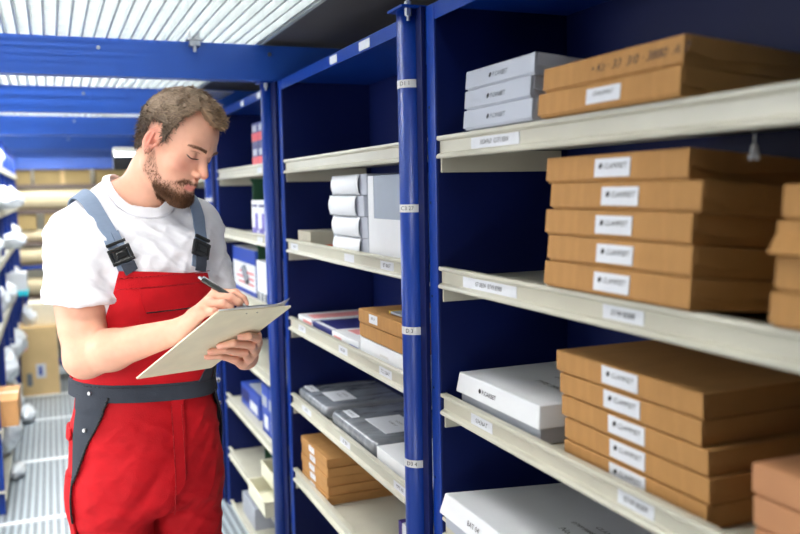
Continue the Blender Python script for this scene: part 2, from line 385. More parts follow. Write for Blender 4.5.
ordn = ['topmost', 'second from the top', 'third from the top', 'fourth from the top', 'bottom']
# middle shelf, near unit: five brown mailers leaning back off the lip
al = .085
def tilted(x, y, z, k, h): return (x+k*h*math.sin(al), y, z+k*h*math.cos(al)), (0, al, 0)
rng = [(.851,1.195),(.852,1.190),(.857,1.202),(.844,1.192),(.872,1.210)]
labs = [(1.045,1.125),(1.05,1.125),(1.05,1.13),(1.048,1.128),(1.06,1.135)]
for k in range(5):
    y0, y1 = rng[k]; c = (y0+y1)/2
    loc, rot = tilted(.742, c, 1.3885, k, .0418)
    lb = ( 1.045-.005*(k==4)-c, 1.125-c, .010, .031, '● CLAMPSET')
    yy = [(.973,1.057),(.970,1.055),(.977,1.063),(.968,1.053),(.991,1.075)][k]
    mailer('mailer_box', 'labelled brown carton, %s of five on the middle right shelf' % ordn[4-k], loc, y1-y0, .0412, .30, KRAFT, group='five brown cartons on the middle shelf', rot=rot, lab=(yy[0]-c, yy[1]-c, .007, .034, '● CLAMPSET'))
for k in range(4):
    dy = [.0,-.004,-.001,-.006][k]
    loc, rot = tilted(.742, .562+dy, 1.3885, k, .0400)
    mailer('mailer_box', 'brown carton cut by the right edge, middle shelf, %s of four' % ['bottom','third from the top','second from the top','topmost'][k], loc, .32, .0392, .30, KRAFT, group='brown cartons cut by the right picture edge', rot=rot, open_flap=(k == 2))
# top shelf
for k in range(2):
    y0, y1 = [(.873,1.212),(.871,1.201)][k]; c = (y0+y1)/2; loc, rot = tilted(.742, c, 1.6605, k, .0392)
    mailer('mailer_box', ['brown carton with a white label under the handwritten one on the top shelf', 'brown carton with black handwriting along its front on the top shelf'][k], loc, y1-y0, .0386, .30, KRAFT, group='two brown cartons on the top shelf', rot=rot,
           lab=(.995-c, 1.076-c, .009, .031, '0704.0MBAT') if k == 0 else None, hand='• Kt · 33  3/0 · 3880  A 7' if k else None)
for k in range(3):
    y0, y1 = [(1.236,1.489),(1.246,1.489),(1.238,1.490)][k]; c = (y0+y1)/2; loc, rot = tilted(.745, c, 1.6605, k, .0375)
    mailer('white_carton', 'flat greyish carton, %s of three on the top shelf' % ['bottom','middle','topmost'][k], loc, y1-y0, .0369, .27, GCARD, group='three white cartons on the top shelf', rot=rot, printing='● P.CANBET')
# lower shelf, near unit: on the deck behind the lip
rng = [(.850,1.185),(.846,1.184),(.849,1.193),(.862,1.198),(.860,1.208)]
for k in range(5):
    y0, y1 = rng[k]; c = (y0+y1)/2; yy = [(.975,1.06),(.976,1.059),(.977,1.063),(.988,1.075),(.993,1.08)][k]
    mailer('mailer_box', 'flat brown carton, %s of five on the lower right shelf' % ordn[4-k], (.775,c,1.0925+k*.0368), y1-y0, .0362, .28, KRAFT, group='five brown cartons on the lower right shelf', lab=(yy[0]-c,yy[1]-c,.007,.034,'● CLAMPSET'))
for k in range(3):
    mailer('mailer_box', 'reddish carton in the lower right corner, %s of three' % ['bottom','middle','topmost'][k], (.772,.585+.003*k,1.0925+k*.0398), .36, .0392, .28, KRAFT2, group='reddish cartons in the lower right corner')
def lid_box(name, label, loc, w, h, d, lid, m=WCARD, rot=(0,0,0), group=None, over=.004, marks=()):
    t = empty(name, loc, rot, label=label, cat='box', group=group)
    MB().box(.003, d-.003, -w/2+.003, w/2-.003, 0, h-.004).build('carton_body', GCARD, t, .002)
    l = MB(); o = over
    vs = [(-o,-w/2-o,h-lid),(d+o,-w/2-o,h-lid),(d+o,w/2+o,h-lid),(-o,w/2+o,h-lid),(0,-w/2,h),(d,-w/2,h),(d,w/2,h),(0,w/2,h)]
    l.add(vs, [(0,3,2,1),(4,5,6,7),(0,1,5,4),(1,2,6,5),(2,3,7,6),(3,0,4,7)])
    L = l.build('lid', m, t, .0025)
    for (s, x, y, sz, f) in marks: text('print', s, (x, y, h+.0004 if f == 'z' else h-lid*.5), sz, L, face=f, shear=.2, tilt=0)
    return t
lid_box('white_lidded_box', 'white lidded carton left of the brown stack, on the lower right shelf', (.777, 1.425, 1.0925), .318, .073, .27, .042, over=.006,
        marks=(('● P.CARBET', -.0045, .03, .013, '-x'), ('TYPE 3880-33', .10, -.04, .020, 'z'), ('04 CLAMP 0749', .15, -.03, .016, 'z'), ('• 8088', .19, -.06, .02, 'z')))
lid_box('white_lidded_box', 'large white lidded carton at the bottom right of centre, cut by the frame', (.728, 1.31, .845), .52, .070, .32, .044, rot=(0,.075,0), over=.008,
        marks=(('No. 3880-33 A7', .13, -.05, .022, 'z'), ('0749.8088  G77138W', .17, -.03, .016, 'z'), ('CLAMPSET 07 0834', .20, -.06, .016, 'z'), ('BAT 04', -.006, .12, .016, '-x')))
# hanging clip at top right
t = empty('shelf_clip', (.79, .795, 1.585), label='tiny white clip hanging under the top shelf at the right edge', cat='clip')
MB().prism([(-.008,-.008),(-.003,.010),(.003,.010),(.008,-.008),(.003,-.008),(0,.0),(-.003,-.008)], -.001, .001).build('clip', WCARD, t); MB().cyl((0,0,.008),(0,0,.028),.0008,n=8).build('hook', CHROME, t)
# ---- middle unit
D = -.022
t = empty('flat_grey_box', (.775, 2.735, 1.386+D), label='small pale box with an orange base line, left on the upper middle shelf', cat='box')
MB().box(0,.25,-.075,.075,0,.054).build('carton_body', mat('warm_grey_card',(.66,.64,.58),.6,noise=.1), t, .001)
MB().box(-.0006,.2506,-.0756,.0756,.001,.010).build('orange_band', mat('orange_print',(.85,.35,.18),.5), t)
for k in range(4):
    dx = [.003,.0,-.004,.0][k]
    t = empty('roll_front_box', (.772+dx, 2.265+[.0,-.003,.012,-.004][k], 1.386+D+.0573*k), label='white carton with bulging flap, %s of four beside the tall grey box' % ['bottom','third from top','second from top','topmost'][k], cat='box', group='four white cartons with bulging flaps')
    MB().box(0,.27,-.15,.15,0,.0565).build('carton_body', GCARD, t, .002)
    vs = []; fs = []; n = 10
    for i in range(n+1):
        a = i/n; y = .125-.225*a; z = .0565*.0
        for j in range(9):
            b = j/8; bul = .011*math.sin(math.pi*b)**.7*(.75+.25*math.sin(math.pi*a)) ; vs.append((-.001-bul, y+.004*math.sin(math.pi*b)*(1 if a < .5 else -1), .001+.0545*b))
    for i in range(n):
        for j in range(8): fs.append((i*9+j, i*9+j+1, (i+1)*9+j+1, (i+1)*9+j))
    o = mesh_obj('front_flap', vs, fs, WCARD, t, True); md = o.modifiers.new('s','SOLIDIFY'); md.thickness = .0012
t = empty('tall_grey_box', (.772, 1.955, 1.386+D), label='tall grey carton with a white lower front beside the near round post', cat='box')
MB().box(0,.27,-.15,.145,0,.222).build('carton_body', mat('blue_grey_card',(.58,.62,.68),.5,noise=.05), t, .002)
MB().box(-.0015,.0,-.148,.115,.003,.112).build('white_front', WCARD, t, .0005); MB().box(-.0012,.0,.105,.1448,.003,.2215).build('white_edge', WCARD, t, .0004)
def flat(name, label, y0, y1, z, h, m, d=.28, x=.775, group=None, extra=()):
    c = (y0+y1)/2; t = empty(name, (x, c, z), label=label, cat='box', group=group)
    MB().box(0,d,-(y1-y0)/2,(y1-y0)/2,0,h).build('carton_body', m, t, .0012)
    for (nm, a, b, c0, c1, e0, e1, mm) in extra: MB().box(a,b,c0,c1,e0,e1).build(nm, mm, t)
    return t
z = 1.114+D
flat('flat_box', 'flat white and pink printed box, farthest left on the centre shelf', 2.675, 2.84, z, .034, WCARD, extra=(('pink_print',-.0006,0,-.08,.02,.006,.026,PINK),('pink_print',.02,.26,-.05,.04,.034,.0346,PINK),))
flat('flat_box', 'dark blue flat box between two pale ones on the centre shelf', 2.47, 2.665, z, .032, NAVY, extra=(('white_print',.005,.02,-.09,.09,.032,.0326,LABEL),))
flat('flat_box', 'flat white box with pink and blue corners on the centre shelf', 2.215, 2.46, z, .034, WCARD, extra=(('pink_print',-.0006,0,.03,.10,.004,.022,PINK),('blue_print',-.0006,0,-.12,-.04,.0,.018,MIDB),('pink_print',.04,.2,.0,.09,.034,.0346,PINK)))
flat('white_carton', 'white carton under two brown cartons on the centre shelf', 1.845, 2.185, z, .057, WCARD, x=.770, extra=(('print',-.0005,0,-.04,.02,.028,.034,TAG),))
mailer('mailer_box', 'lower brown carton above the white one on the centre shelf', (.768, 2.015, z+.0575), .335, .0395, .28, KRAFT, group='two brown cartons on the centre shelf')
mailer('mailer_box', 'upper brown carton with a white label on the centre shelf', (.766, 2.013, z+.0975), .34, .0385, .28, KRAFT, group='two brown cartons on the centre shelf', lab=(.025,.085,.010,.033,'0BK 04'))
t = empty('flat_folder', (.80, 1.96, z+.1365), label='flat grey folder with a yellow edge on the upper centre carton', cat='folder')
MB().box(0,.2,-.13,.07,.001,.007).build('cover', GCARD, t, .001); MB().box(-.002,.202,.070,.078,0,.008).build('yellow_edge', mat('yellow_card',(.86,.72,.25),.6), t, .001)
z = .842+D
def poly(label, y0, y1, h, labs, x=.772):
    c = (y0+y1)/2; w = y1-y0; t = empty('wrapped_package', (x, c, z), label=label, cat='package', group='plastic wrapped packages on the shelf')
    n = 16; vs = []; fs = []
    bm = bmesh.new(); bmesh.ops.create_cube(bm, size=1); bmesh.ops.subdivide_edges(bm, edges=bm.edges[:], cuts=9, use_grid_fill=True)
    P = np.array([v.co for v in bm.verts]); nz = fbm(P*np.array([6,9,3]), 5)
    for v, q in zip(bm.verts, nz):
        co = v.co.copy(); r = 1-.05*abs(co.z*2)**3
        v.co = Vector(((co.x*r+.5)*.29, co.y*r*w, (co.z+.5)*h*(1+.0*q)+(q-.5)*.004*(co.z+.5)))
    me = bpy.data.meshes.new('wrap'); bm.to_mesh(me); bm.free(); me.materials.append(POLY)
    for p in me.polygons: p.use_smooth = True
    o = bpy.data.objects.new('wrap', me); COL.objects.link(o); o.parent = t; o.modifiers.new('s','SUBSURF').levels = 1
    for i, (a, b, e, f) in enumerate(labs):
        q = MB().box(a,b,e,f,h+.0003,h+.0016).build('label', LABEL, t)
        text('print', 'T0 3880 AT', ((a+b)/2, (e+f)/2, h+.0019), .012, q, face='z'); text('print', '04.CLAMP', ((a+b)/2+.02, (e+f)/2, h+.0019), .012, q, face='z')
    return t
poly('grey plastic wrapped package, far left on the shelf below centre', 2.545, 2.87, .044, ((.05,.13,-.10,.03),(.02,.05,.06,.15)))
poly('grey plastic wrapped package with a wide label, middle one below centre', 2.105, 2.49, .050, ((.06,.17,-.13,.04),(.03,.055,.07,.16)))
flat('white_carton', 'white carton beside the near post, right of the wrapped packages', 1.72, 2.085, z, .047, WCARD, x=.774, extra=(('print',.06,.066,-.03,.12,.047,.0476,INK),))
z = .570+D
for k in range(5):
    mailer('mailer_box', 'thin brown carton, %s of five low beside the near post' % ordn[4-k], (.768+.002*(k%2), 2.675+.002*(k%3), z+.0305*k), .30, .0300, .24, KRAFT, group='five thin brown cartons low in the middle unit', lab=(-.01,.05,.005,.024,'07 0BK'))
t = flat('purple_edged_box', 'white box with a purple edge at the bottom beside the near post', 1.75, 2.0, z, .14, WCARD, d=.24, x=.80, extra=(('purple_edge',-.001,.24,.105,.126,.0,.1408,mat('purple_print',(.22,.12,.48),.5)),))
# ---- unit behind the clipboard
z = 1.658+D
for r in range(2):
    for c in range(2):
        y0 = 3.25+.112*c
        flat('tea_box', 'small red and blue box, %s row, %s one beside the far round post' % (['lower','upper'][r], ['right','left'][c]), y0, y0+.108, z+.095*r, .0945, NAVY, d=.12, x=.775, group='small red and blue boxes on the top shelf',
             extra=(('red_print',-.0006,0,-.054,.054,.022,.055,REDP),('pale_print',-.0006,0,-.03,.04,.060,.085,GCARD)))
def divider(Y, z0, z1, label):
    t = empty('shelf_divider', (.79, Y, z0), label=label, cat='divider', group='dark green dividers')
    MB().prism([(0,0),(.0,z1-z0-.02),(-.012,z1-z0),(.27,z1-z0),(.27,0)], -.004,.004).build('panel', GREEN, t, .001)
    MB().box(.0,.27,-.02,.02,0,.003).build('foot', GREEN, t)
z = 1.386+D; divider(3.56, z, 1.606, 'dark green divider behind the purple boxes, upper one')
for c in range(2):
    flat('purple_white_box', 'upright white and purple box, %s of two beside the far round post' % ['right','left'][c], 3.285+.12*c, 3.40+.12*c, z, .152, WCARD, d=.14, x=.775, group='white and purple boxes', extra=(('purple_print',-.0006,0,-.055,.0,.03,.1,mat('violet_print',(.45,.42,.72),.5)),('purple_print',-.0006,0,-.03,.05,.0,.04,MATS['violet_print']),('lettering',-.0006,0,-.045,.045,.125,.135,NAVY)))
z = 1.114+D; divider(3.50, z, 1.334, 'dark green divider left of the thin white boxes, middle one')
t = flat('blue_white_box', 'large blue and white box with red stripes behind the writing hand', 3.60, 4.08, z, .205, WCARD, d=.2, x=.80, extra=(('blue_print',-.0006,0,-.24,.24,.14,.205,MIDB),('blue_print',-.0006,0,-.24,.24,.0,.022,MIDB),('red_print',-.0007,0,-.2,.1,.095,.103,REDP),('red_print',-.0007,0,-.2,.16,.07,.078,REDP),('red_print',-.0007,0,-.2,.12,.045,.053,REDP)))
MB().cyl((-.003,-.10,.06),(-.003,-.02,.12),.016,n=16).build('picture', mat('grey_print',(.45,.47,.50),.5), t)
MB().box(.0,.2,-.2405,-.24,.0,.205).build('side_print', MIDB, t)
for c in range(3):
    flat('thin_white_box', 'thin upright white box, %s of three beside the far round post' % ['right','middle','left'][c], 3.285+.062*c, 3.342+.062*c, z, .178, WCARD, d=.16, x=.775, group='thin white boxes', extra=(('grey_print',-.0006,0,-.02,.02,.015,.05,MATS['grey_print']),))
z = .570+D
flat('blue_white_box', 'low blue and white box at the left of the shelf beside the trousers', 3.62, 4.0, z, .10, MIDB, d=.16, x=.80, extra=(('white_print',-.0006,0,-.15,.0,.015,.055,WCARD),('navy_print',-.0006,0,.02,.17,.03,.08,NAVY),('lettering',.02,.1,-.15,.12,.10,.1006,GCARD)))
for c in range(2):
    flat('blue_white_box', 'upright blue and white box, %s of two low beside the far round post' % ['right','left'][c], 3.22+.12*c, 3.335+.12*c, z, .21, MIDB, d=.14, x=.775, group='upright blue boxes low beside the far post', extra=(('white_print',-.0006,0,-.045,.02,.03,.085,WCARD),('white_print',-.0006,0,-.03,.05,.12,.165,GCARD)))
z = .298+D; divider(3.50, z, .518, 'dark green divider above the cream trays, lowest one')
def tray(loc, label):
    t = empty('plastic_tray', loc, label=label, cat='tray', group='cream plastic trays')
    w, d, h, e = .30, .24, .062, .004; b = MB()
    b.box(0,d,-w/2,w/2,0,e); b.box(0,e,-w/2,w/2,0,h); b.box(d-e,d,-w/2,w/2,0,h); b.box(0,d,-w/2,-w/2+e,0,h); b.box(0,d,w/2-e,w/2,0,h); b.build('tray_body', CREAM, t, .001)
    r = MB(); r.box(-.004,.004,-w/2-.004,w/2+.004,h-.003,h+.002); r.box(-.004,d,-w/2-.004,-w/2+.004,h-.003,h+.002); r.box(-.004,d,w/2-.004,w/2+.004,h-.003,h+.002); r.build('rim', CREAM, t, .001)
tray((.70, 3.28, .298+.002), 'cream plastic tray sticking out of the low shelf beside the far post'); tray((.76, 3.30, .298+.068), 'cream plastic tray set back on top of the one sticking out')
z = .026+D
flat('crumpled_white_box', 'grey white package on the lowest shelf beside the trousers', 3.75, 4.02, z, .10, GCARD, d=.16, x=.79)
flat('white_carton', 'white carton on the lowest shelf below the cream trays', 3.15, 3.45, z, .06, WCARD, d=.2, x=.78)
# ------------------------------------------------------------------ left-hand rack, far out of focus
XL = -.27
t = empty('storage_rack', (-.5, 6.7, 0), label='blue rack along the left edge loaded with white plastic bags', cat='shelving')
for k, Y in enumerate((4.5, 5.15, 5.8, 6.45, 7.1, 7.75, 8.4)):
    for X in (XL-.03, XL-.42):
        MB().box(X-.02+.5, X+.02+.5, Y-6.7-.02, Y-6.7+.02, 0, 1.93).build('upright', BLUE, t, .003)
LZ = (.12,.42,.86,1.19,1.47,1.74)
for z in LZ:
    MB().prism([(XL+.5-.008,z-.04),(XL+.5,z-.04),(XL+.5,z),(XL+.5-.45,z),(XL+.5-.45,z-.006),(XL+.5-.008,z-.006)], 4.45-6.7, 8.45-6.7).build('shelf_board', SHELF, t, .001)
MB().box(XL+.5-.46, XL+.5-.45, 4.45-6.7, 8.45-6.7, 0, 1.93).build('back_panel', BLUEP, t)
def bag(loc, r, seed, label, name='plastic_bag', droop=0, m=BAG):
    bm = bmesh.new(); bmesh.ops.create_icosphere(bm, subdivisions=4, radius=1)
    P = np.array([v.co for v in bm.verts]); n1 = fbm(P*1.6+seed*3.1, seed); n2 = np.abs(fbm(P*3.4+seed, seed+5)-.5)*2
    for v, a, b in zip(bm.verts, n1, n2):
        k = .72+.55*a-.35*b; zz = v.co.z*k
        v.co = Vector((v.co.x*k*r[0], v.co.y*k*r[1], max(zz,-.72)*r[2]+.72*r[2] - droop*max(0, v.co.x)*.5*r[2]))
    me = bpy.data.meshes.new(name); bm.to_mesh(me); bm.free(); me.materials.append(m)
    for p in me.polygons: p.use_smooth = True
    o = bpy.data.objects.new(name, me); COL.objects.link(o); o.location = loc
    return props(o, label=label, cat='bag', group='white plastic bags on the left rack')
rr = random.Random(3)
spots = [((-.34,6.4,1.745),(.15,.20,.11),'white plastic bag highest on the left rack, under the beams'),
 ((-.33,5.7,1.475),(.19,.24,.09),'big white plastic bag sticking out at shoulder height of the left rack'),
 ((-.33,7.2,1.475),(.15,.2,.11),'grey white bag behind the shoulder-high one on the left rack'),
 ((-.36,5.2,1.195),(.14,.2,.12),'white bag at the left picture edge beside the sleeve'),
 ((-.30,6.5,1.195),(.17,.22,.08),'long white bag poking out below shoulder height on the left rack'),
 ((-.34,7.5,1.195),(.15,.2,.10),'white bag deeper down the left rack, level with the sleeve'),
 ((-.35,5.3,.865),(.14,.22,.13),'white bag left edge, level with the elbow'),
 ((-.33,6.0,.865),(.15,.2,.10),'crumpled white bag between posts of the left rack at elbow height'),
 ((-.34,7.4,.865),(.14,.2,.10),'small white bag by the white and cyan box'),
 ((-.34,5.7,.425),(.15,.22,.14),'white bag above the brown carton on the left rack'),
 ((-.31,6.6,.425),(.15,.22,.13),'white bag far down the left rack near the tan carton'),
 ((-.36,7.4,.425),(.13,.2,.11),'last white bag low on the left rack'),
 ((-.31,5.25,.125),(.13,.26,.14),'large clear white bag low at the left edge over the grating'),
 ((-.33,6.2,.125),(.14,.22,.13),'white bag on the lowest shelf behind the large clear one'),
 ((-.25,5.12,.0),(.07,.14,.04),'flattened plastic film spilling onto the floor at left'),
 ((-.22,6.35,.0),(.08,.15,.07),'crumpled grey film on the floor in front of the tan carton')]
for i, (l, r, lab) in enumerate(spots):
    if i != 1: r = (r[0]*.82, r[1]*.9, r[2]*.9)
    bag((l[0]-(.05 if i == 0 else .01), l[1], l[2]), r, i+2, lab)
t = empty('brown_carton', (-.30, 4.72, .425), label='brown carton jutting out at the left picture edge beside the elbow', cat='box')
MB().box(-.2,.10,-.2,.17,0,.13).build('carton_body', mat('orange_kraft',(.82,.60,.38),.7,noise=.08), t, .002); MB().box(-.2,.1005,-.02,.01,.129,.1308).build('tape', CREAM, t)
t = empty('white_box', (-.27, 6.5, .865), label='white box on a cyan tray at the end of the left rack', cat='box')
MB().box(-.08,.09,-.1,.1,.035,.16).build('box_body', WCARD, t, .003); MB().box(-.085,.095,-.11,.11,0,.035).build('cyan_tray', mat('cyan_plastic',(.15,.78,.85),.4), t, .003)
# tan cartons at the end of the aisle
t = empty('tan_carton', (-.14, 7.28, 0), label='tall tan carton with red print standing on the grating behind the elbow', cat='box')
MB().box(-.135,.135,-.17,.17,0,.54).build('carton_body', TAN, t, .004)
MB().box(-.12,-.085,-.1708,-.170,.36,.50).build('red_print', PINK, t); MB().box(-.03,.04,-.1708,-.170,.14,.25).build('label', LABEL, t); MB().box(-.10,-.06,-.1708,-.17,.08,.18).build('grey_print', MATS['grey_print'], t)
MB().box(-.01,.012,-.1712,-.1705,.16,.23).build('blue_print', MIDB, t); MB().box(.1345,.136,-.02,.02,0,.54).build('tape', CREAM, t)
t = empty('pale_carton', (-.06, 7.36, .54), label='pale carton on top of the tall tan one', cat='box')
MB().box(-.15,.15,-.15,.15,0,.17).build('carton_body', mat('pale_card',(.90,.86,.76),.7,noise=.06), t, .004); MB().box(-.15,.15,-.02,.02,.1698,.1708).build('tape', CREAM, t)
t = empty('brown_carton', (.42, 7.3, 0), label='tan carton beside the tall one, mostly behind the man', cat='box')
MB().box(-.18,.18,-.2,.2,0,.42).build('carton_body', TAN, t, .004); MB().box(-.18,.18,-.02,.02,.4195,.4208).build('tape', CREAM, t)
bag((-.19,7.25,.54), (.07,.07,.10), 31, 'small white bag on top of the tall tan carton')
# blue trolley
t = empty('blue_trolley', (-.075, 7.68, 0), label='blue tubular trolley handle standing before the pale carton', cat='trolley')
b = MB(); b.box(-.19,.25,-.012,.012,.945,.975); b.build('handle', BLUE, t, .004)
for x in (-.155, .235): MB().box(x-.014,x+.014,-.014,.014,.14,.945).build('upright', BLUE, t, .003)
MB().box(-.17,.25,.0,.20,.12,.15).build('deck', BLUE, t, .004)
for x in (-.14,.22): MB().cyl((x-.015,.03,.055),(x+.015,.03,.055),.055,n=24).build('wheel', DARK, t)
# rack of rolls across the far end
t = empty('roll_rack', (.3, 9.0, 0), label='steel rack across the far end of the aisle holding pale rolls', cat='shelving')
for x in (-1.1, .35, 1.0): MB().box(x-.03, x+.03, .31, .37, 0, 2.0).build('upright', BLUE if x < 0 else SHELF, t, .003)
RZ = (.28,.60,.90,1.12,1.42,1.66)
for z in RZ: MB().box(-1.3, 1.1, -.3, .3, z-.035, z).build('shelf_beam', mat('dull_brown_steel',(.42,.36,.33),.5), t, .003)
MB().box(-1.4, 1.1, -.36, -.31, 1.80, 1.905).build('cross_beam', BEAMB, t, .003)
for x in (-1.37, 1.07): MB().box(x-.03, x+.03, -.31, .31, 1.83, 1.88).build('end_beam', BEAMB, t, .003)
def roll(z, r, x0, x1, m, label):
    t = empty('fabric_roll', (.2, 8.78, z), label=label, cat='roll', group='long rolls on the far rack')
    MB().cyl((x0,0,r),(x1,0,r),r,n=32).build('roll', m, t, .004)
    MB().cyl((x0-.03,0,r),(x1+.03,0,r),r*.28,n=20).build('core', TAN, t)
roll(1.42, .100, -1.2, .9, BEIGE, 'long pale roll second from the top on the far rack')
roll(1.12, .055, -1.2, .6, BEIGE, 'thin pale roll low on its shelf, third level of the far rack')
roll(.90, .085, -1.2, .9, BEIGE, 'long beige roll on the fourth level of the far rack')
roll(.60, .09, -1.2, .7, BEIGE, 'long beige roll on the fifth level of the far rack')
def och(x, z, w, h, label):
    t = empty('ochre_carton', (x, 8.86, z), label=label, cat='box', group='ochre cartons on the far rack')
    MB().box(-w/2,w/2,-.14,.22,0,h).build('carton_body', OCHRE, t, .004); MB().box(-.02,.02,-.1408,.22,0,h+.0008).build('tape', TAN, t)
och(-.42,1.66,.52,.20,'ochre carton top left on the far rack'); och(.12,1.66,.50,.22,'wide ochre carton on the top level between rack and neck'); och(.70,1.66,.56,.19,'ochre carton top right on the far rack')
och(-.36,1.235,.46,.14,'flat ochre carton left on the thin roll'); och(.22,1.235,.56,.15,'flat ochre carton on the thin roll beside the sleeve')
och(-.30,.28,.5,.26,'ochre carton on the lowest level of the far rack'); och(.35,.28,.5,.26,'ochre carton on the lowest level, right one')
# ------------------------------------------------------------------ the man
T0 = np.array([.188, 2.120, 0.]); FA = math.radians(20)
Fv = np.array([math.sin(FA), -math.cos(FA), 0.]); Lv = np.array([math.cos(FA), math.sin(FA), 0.]); Uv = np.array([0,0,1.])
TM = np.stack([Lv, -Fv, Uv], 1)                  # columns: body axes in the world
def toT(p): return (p-T0) @ TM
def fromT(q): return np.asarray(q, float) @ TM.T + T0
# head pose
HS = 1.025; HC = np.array([.273, 2.055, 1.665])
def rotm(yaw, p, r):
    return np.array(Matrix.Rotation(yaw,3,'Z') @ Matrix.Rotation(p,3,'X') @ Matrix.Rotation(r,3,'Y'))
HR = rotm(math.radians(45), math.radians(24), math.radians(8))
def toH(p): return ((p-HC) @ HR)/HS
def fromH(q): return (np.asarray(q, float)*HS) @ HR.T + HC
SR = np.array([.043,2.045,1.458]); ER = np.array([.053,1.955,1.198]); WR = np.array([.240,1.800,1.266])
SL = np.array([.333,2.180,1.475]); EL = np.array([.364,2.150,1.190]); WL = np.array([.408,1.965,1.163])
# torso cross-sections: z, half width, half depth, shift forward(-)
PZ = np.array([.70,.82,.90,.98,1.05,1.12,1.20,1.30,1.38,1.44,1.49,1.54])
PA = np.array([.160,.172,.174,.165,.144,.139,.146,.164,.176,.174,.148,.09])
PB = np.array([.11,.122,.128,.124,.114,.110,.114,.122,.124,.112,.085,.055])
def d_torso(q, infl=0.):
    z = np.clip(q[:,2], PZ[0], PZ[-1]); a = np.interp(z, PZ, PA)+infl; b = np.interp(z, PZ, PB)+infl
    ex = 2.35; k = (np.abs(q[:,0]/a)**ex + np.abs(q[:,1]/b)**ex)**(1/ex)
    g = np.sqrt((q[:,0]/a**2)**2+(q[:,1]/b**2)**2)/(np.maximum(k,.05)); d = (k-1)/np.maximum(g, 1/np.maximum(a,b))
    return smax(d, np.maximum(q[:,2]-1.50-infl, .70-q[:,2]), .05)
def d_trap(q):
    d = cap(q, (-.150,.008,1.464), (-.045,.012,1.525), .050, .058)
    return np.minimum(d, cap(q, (.155,.008,1.472), (.045,.012,1.525), .052, .058))
def d_trunk(p):
    q = toT(p); return smin(d_torso(q), d_trap(q), .05)
def d_neck(p): return cap(p, fromH((0,.020,-.055)), T0+np.array([0,0,1.50])+Fv*-.005, .055, .064)
def d_head(q):                                     # q in the head frame
    x, y, z = q.T; ax = np.abs(x); m = np.stack([ax, y, z], 1)
    d = ell(q, (0,.002,.034), (.0745,.085,.086))
    d = smin(d, ell(q, (0,-.034,.035), (.060,.056,.060)), .03)
    d = smin(d, ell(q, (0,-.030,-.035), (.056,.060,.074)), .03)
    d = smin(d, cap(m, (.048,.004,-.058), (.018,-.066,-.098), .020, .020), .028)
    d = smin(d, ell(q, (0,-.074,-.100), (.024,.020,.019)), .018)
    d = smin(d, ell(m, (.042,-.058,-.030), (.019,.018,.016)), .020)
    d = smin(d, cap(m, (.006,-.089,.019), (.040,-.074,.021), .0085, .008), .014)
    d = smax(d, -ell(m, (.031,-.099,.001), (.017,.019,.011)), .012)
    d = smin(d, sph(m, (.0305,-.0715,.0005), .0138), .004)
    d = smin(d, cap(q, (0,-.081,.012), (0,-.1065,-.032), .0066, .0098), .010)
    d = smin(d, ell(m, (.0125,-.0965,-.0370), (.0080,.011,.0072)), .005)
    d = smax(d, -sph(m, (.0070,-.1025,-.0445), .0034), .003)
    d = smin(d, cap(m, (.004,-.0905,-.062), (.004,-.0925,-.054), .006, .004), .008)
    d = smin(d, cap(m, (.0,-.0925,-.0660), (.021,-.0810,-.0690), .0046, .0026), .004)
    d = smin(d, cap(m, (.0,-.0905,-.0752), (.017,-.0815,-.0725), .0052, .0028), .004)
    d = smax(d, -cap(m, (.0,-.0985,-.0706), (.022,-.0855,-.0706), .0018, .0012), .0025)
    d = smax(d, -cap(m, (.0,-.1015,-.0862), (.012,-.098,-.0855), .006, .005), .010)
    # ears
    ca, sa = math.cos(.42), math.sin(.42); tl = math.cos(.22), math.sin(.22)
    ex_, ey, ez = ax-.0765, y+.001, z+.004
    u = ex_*ca - ey*sa*1.0; v = ex_*sa+ey*ca; v2 = v*tl[0]-ez*tl[1]*-1; w2 = ez*tl[0]-v*tl[1]*1
    E = np.stack([u, v2, w2], 1)
    e = ell(E, (0,.003,.002), (.0066,.0170,.0295))
    e = smin(e, ell(E, (0,-.002,-.022), (.0065,.0085,.011)), .006)
    e = smax(e, -ell(E, (.0070,.001,.005), (.0062,.0125,.0225)), .003)
    e = smin(e, cap(E, (.0035,.006,.014), (.0035,.002,-.010), .0028, .0028), .003)
    e = smax(e, -ell(E, (.004,-.006,-.002), (.008,.0052,.0075)), .003)
    e = smin(e, sph(E, (.0015,-.0125,-.004), .0042), .004)
    return smin(d, e, .005)
def dH(p): return d_head(toH(p))*HS
RH = {'I':[(.3085,1.7570,1.3430),(.3400,1.7260,1.3440),(.3520,1.7120,1.3340),(.3555,1.7040,1.3250)],
      'M':[(.2975,1.7370,1.3370),(.3280,1.7030,1.3380),(.3400,1.6930,1.3300),(.3460,1.7000,1.3230)],
      'R':[(.2830,1.7200,1.3260),(.3100,1.6920,1.3290),(.3215,1.6900,1.3210),(.3240,1.7010,1.3150)],
      'P':[(.2690,1.7120,1.3130),(.2885,1.6900,1.3150),(.2985,1.6890,1.3090),(.3010,1.6990,1.3050)],
      'T':[(.2680,1.8000,1.2950),(.3060,1.7930,1.3180),(.3360,1.7600,1.3280),(.3530,1.7260,1.3240)]}
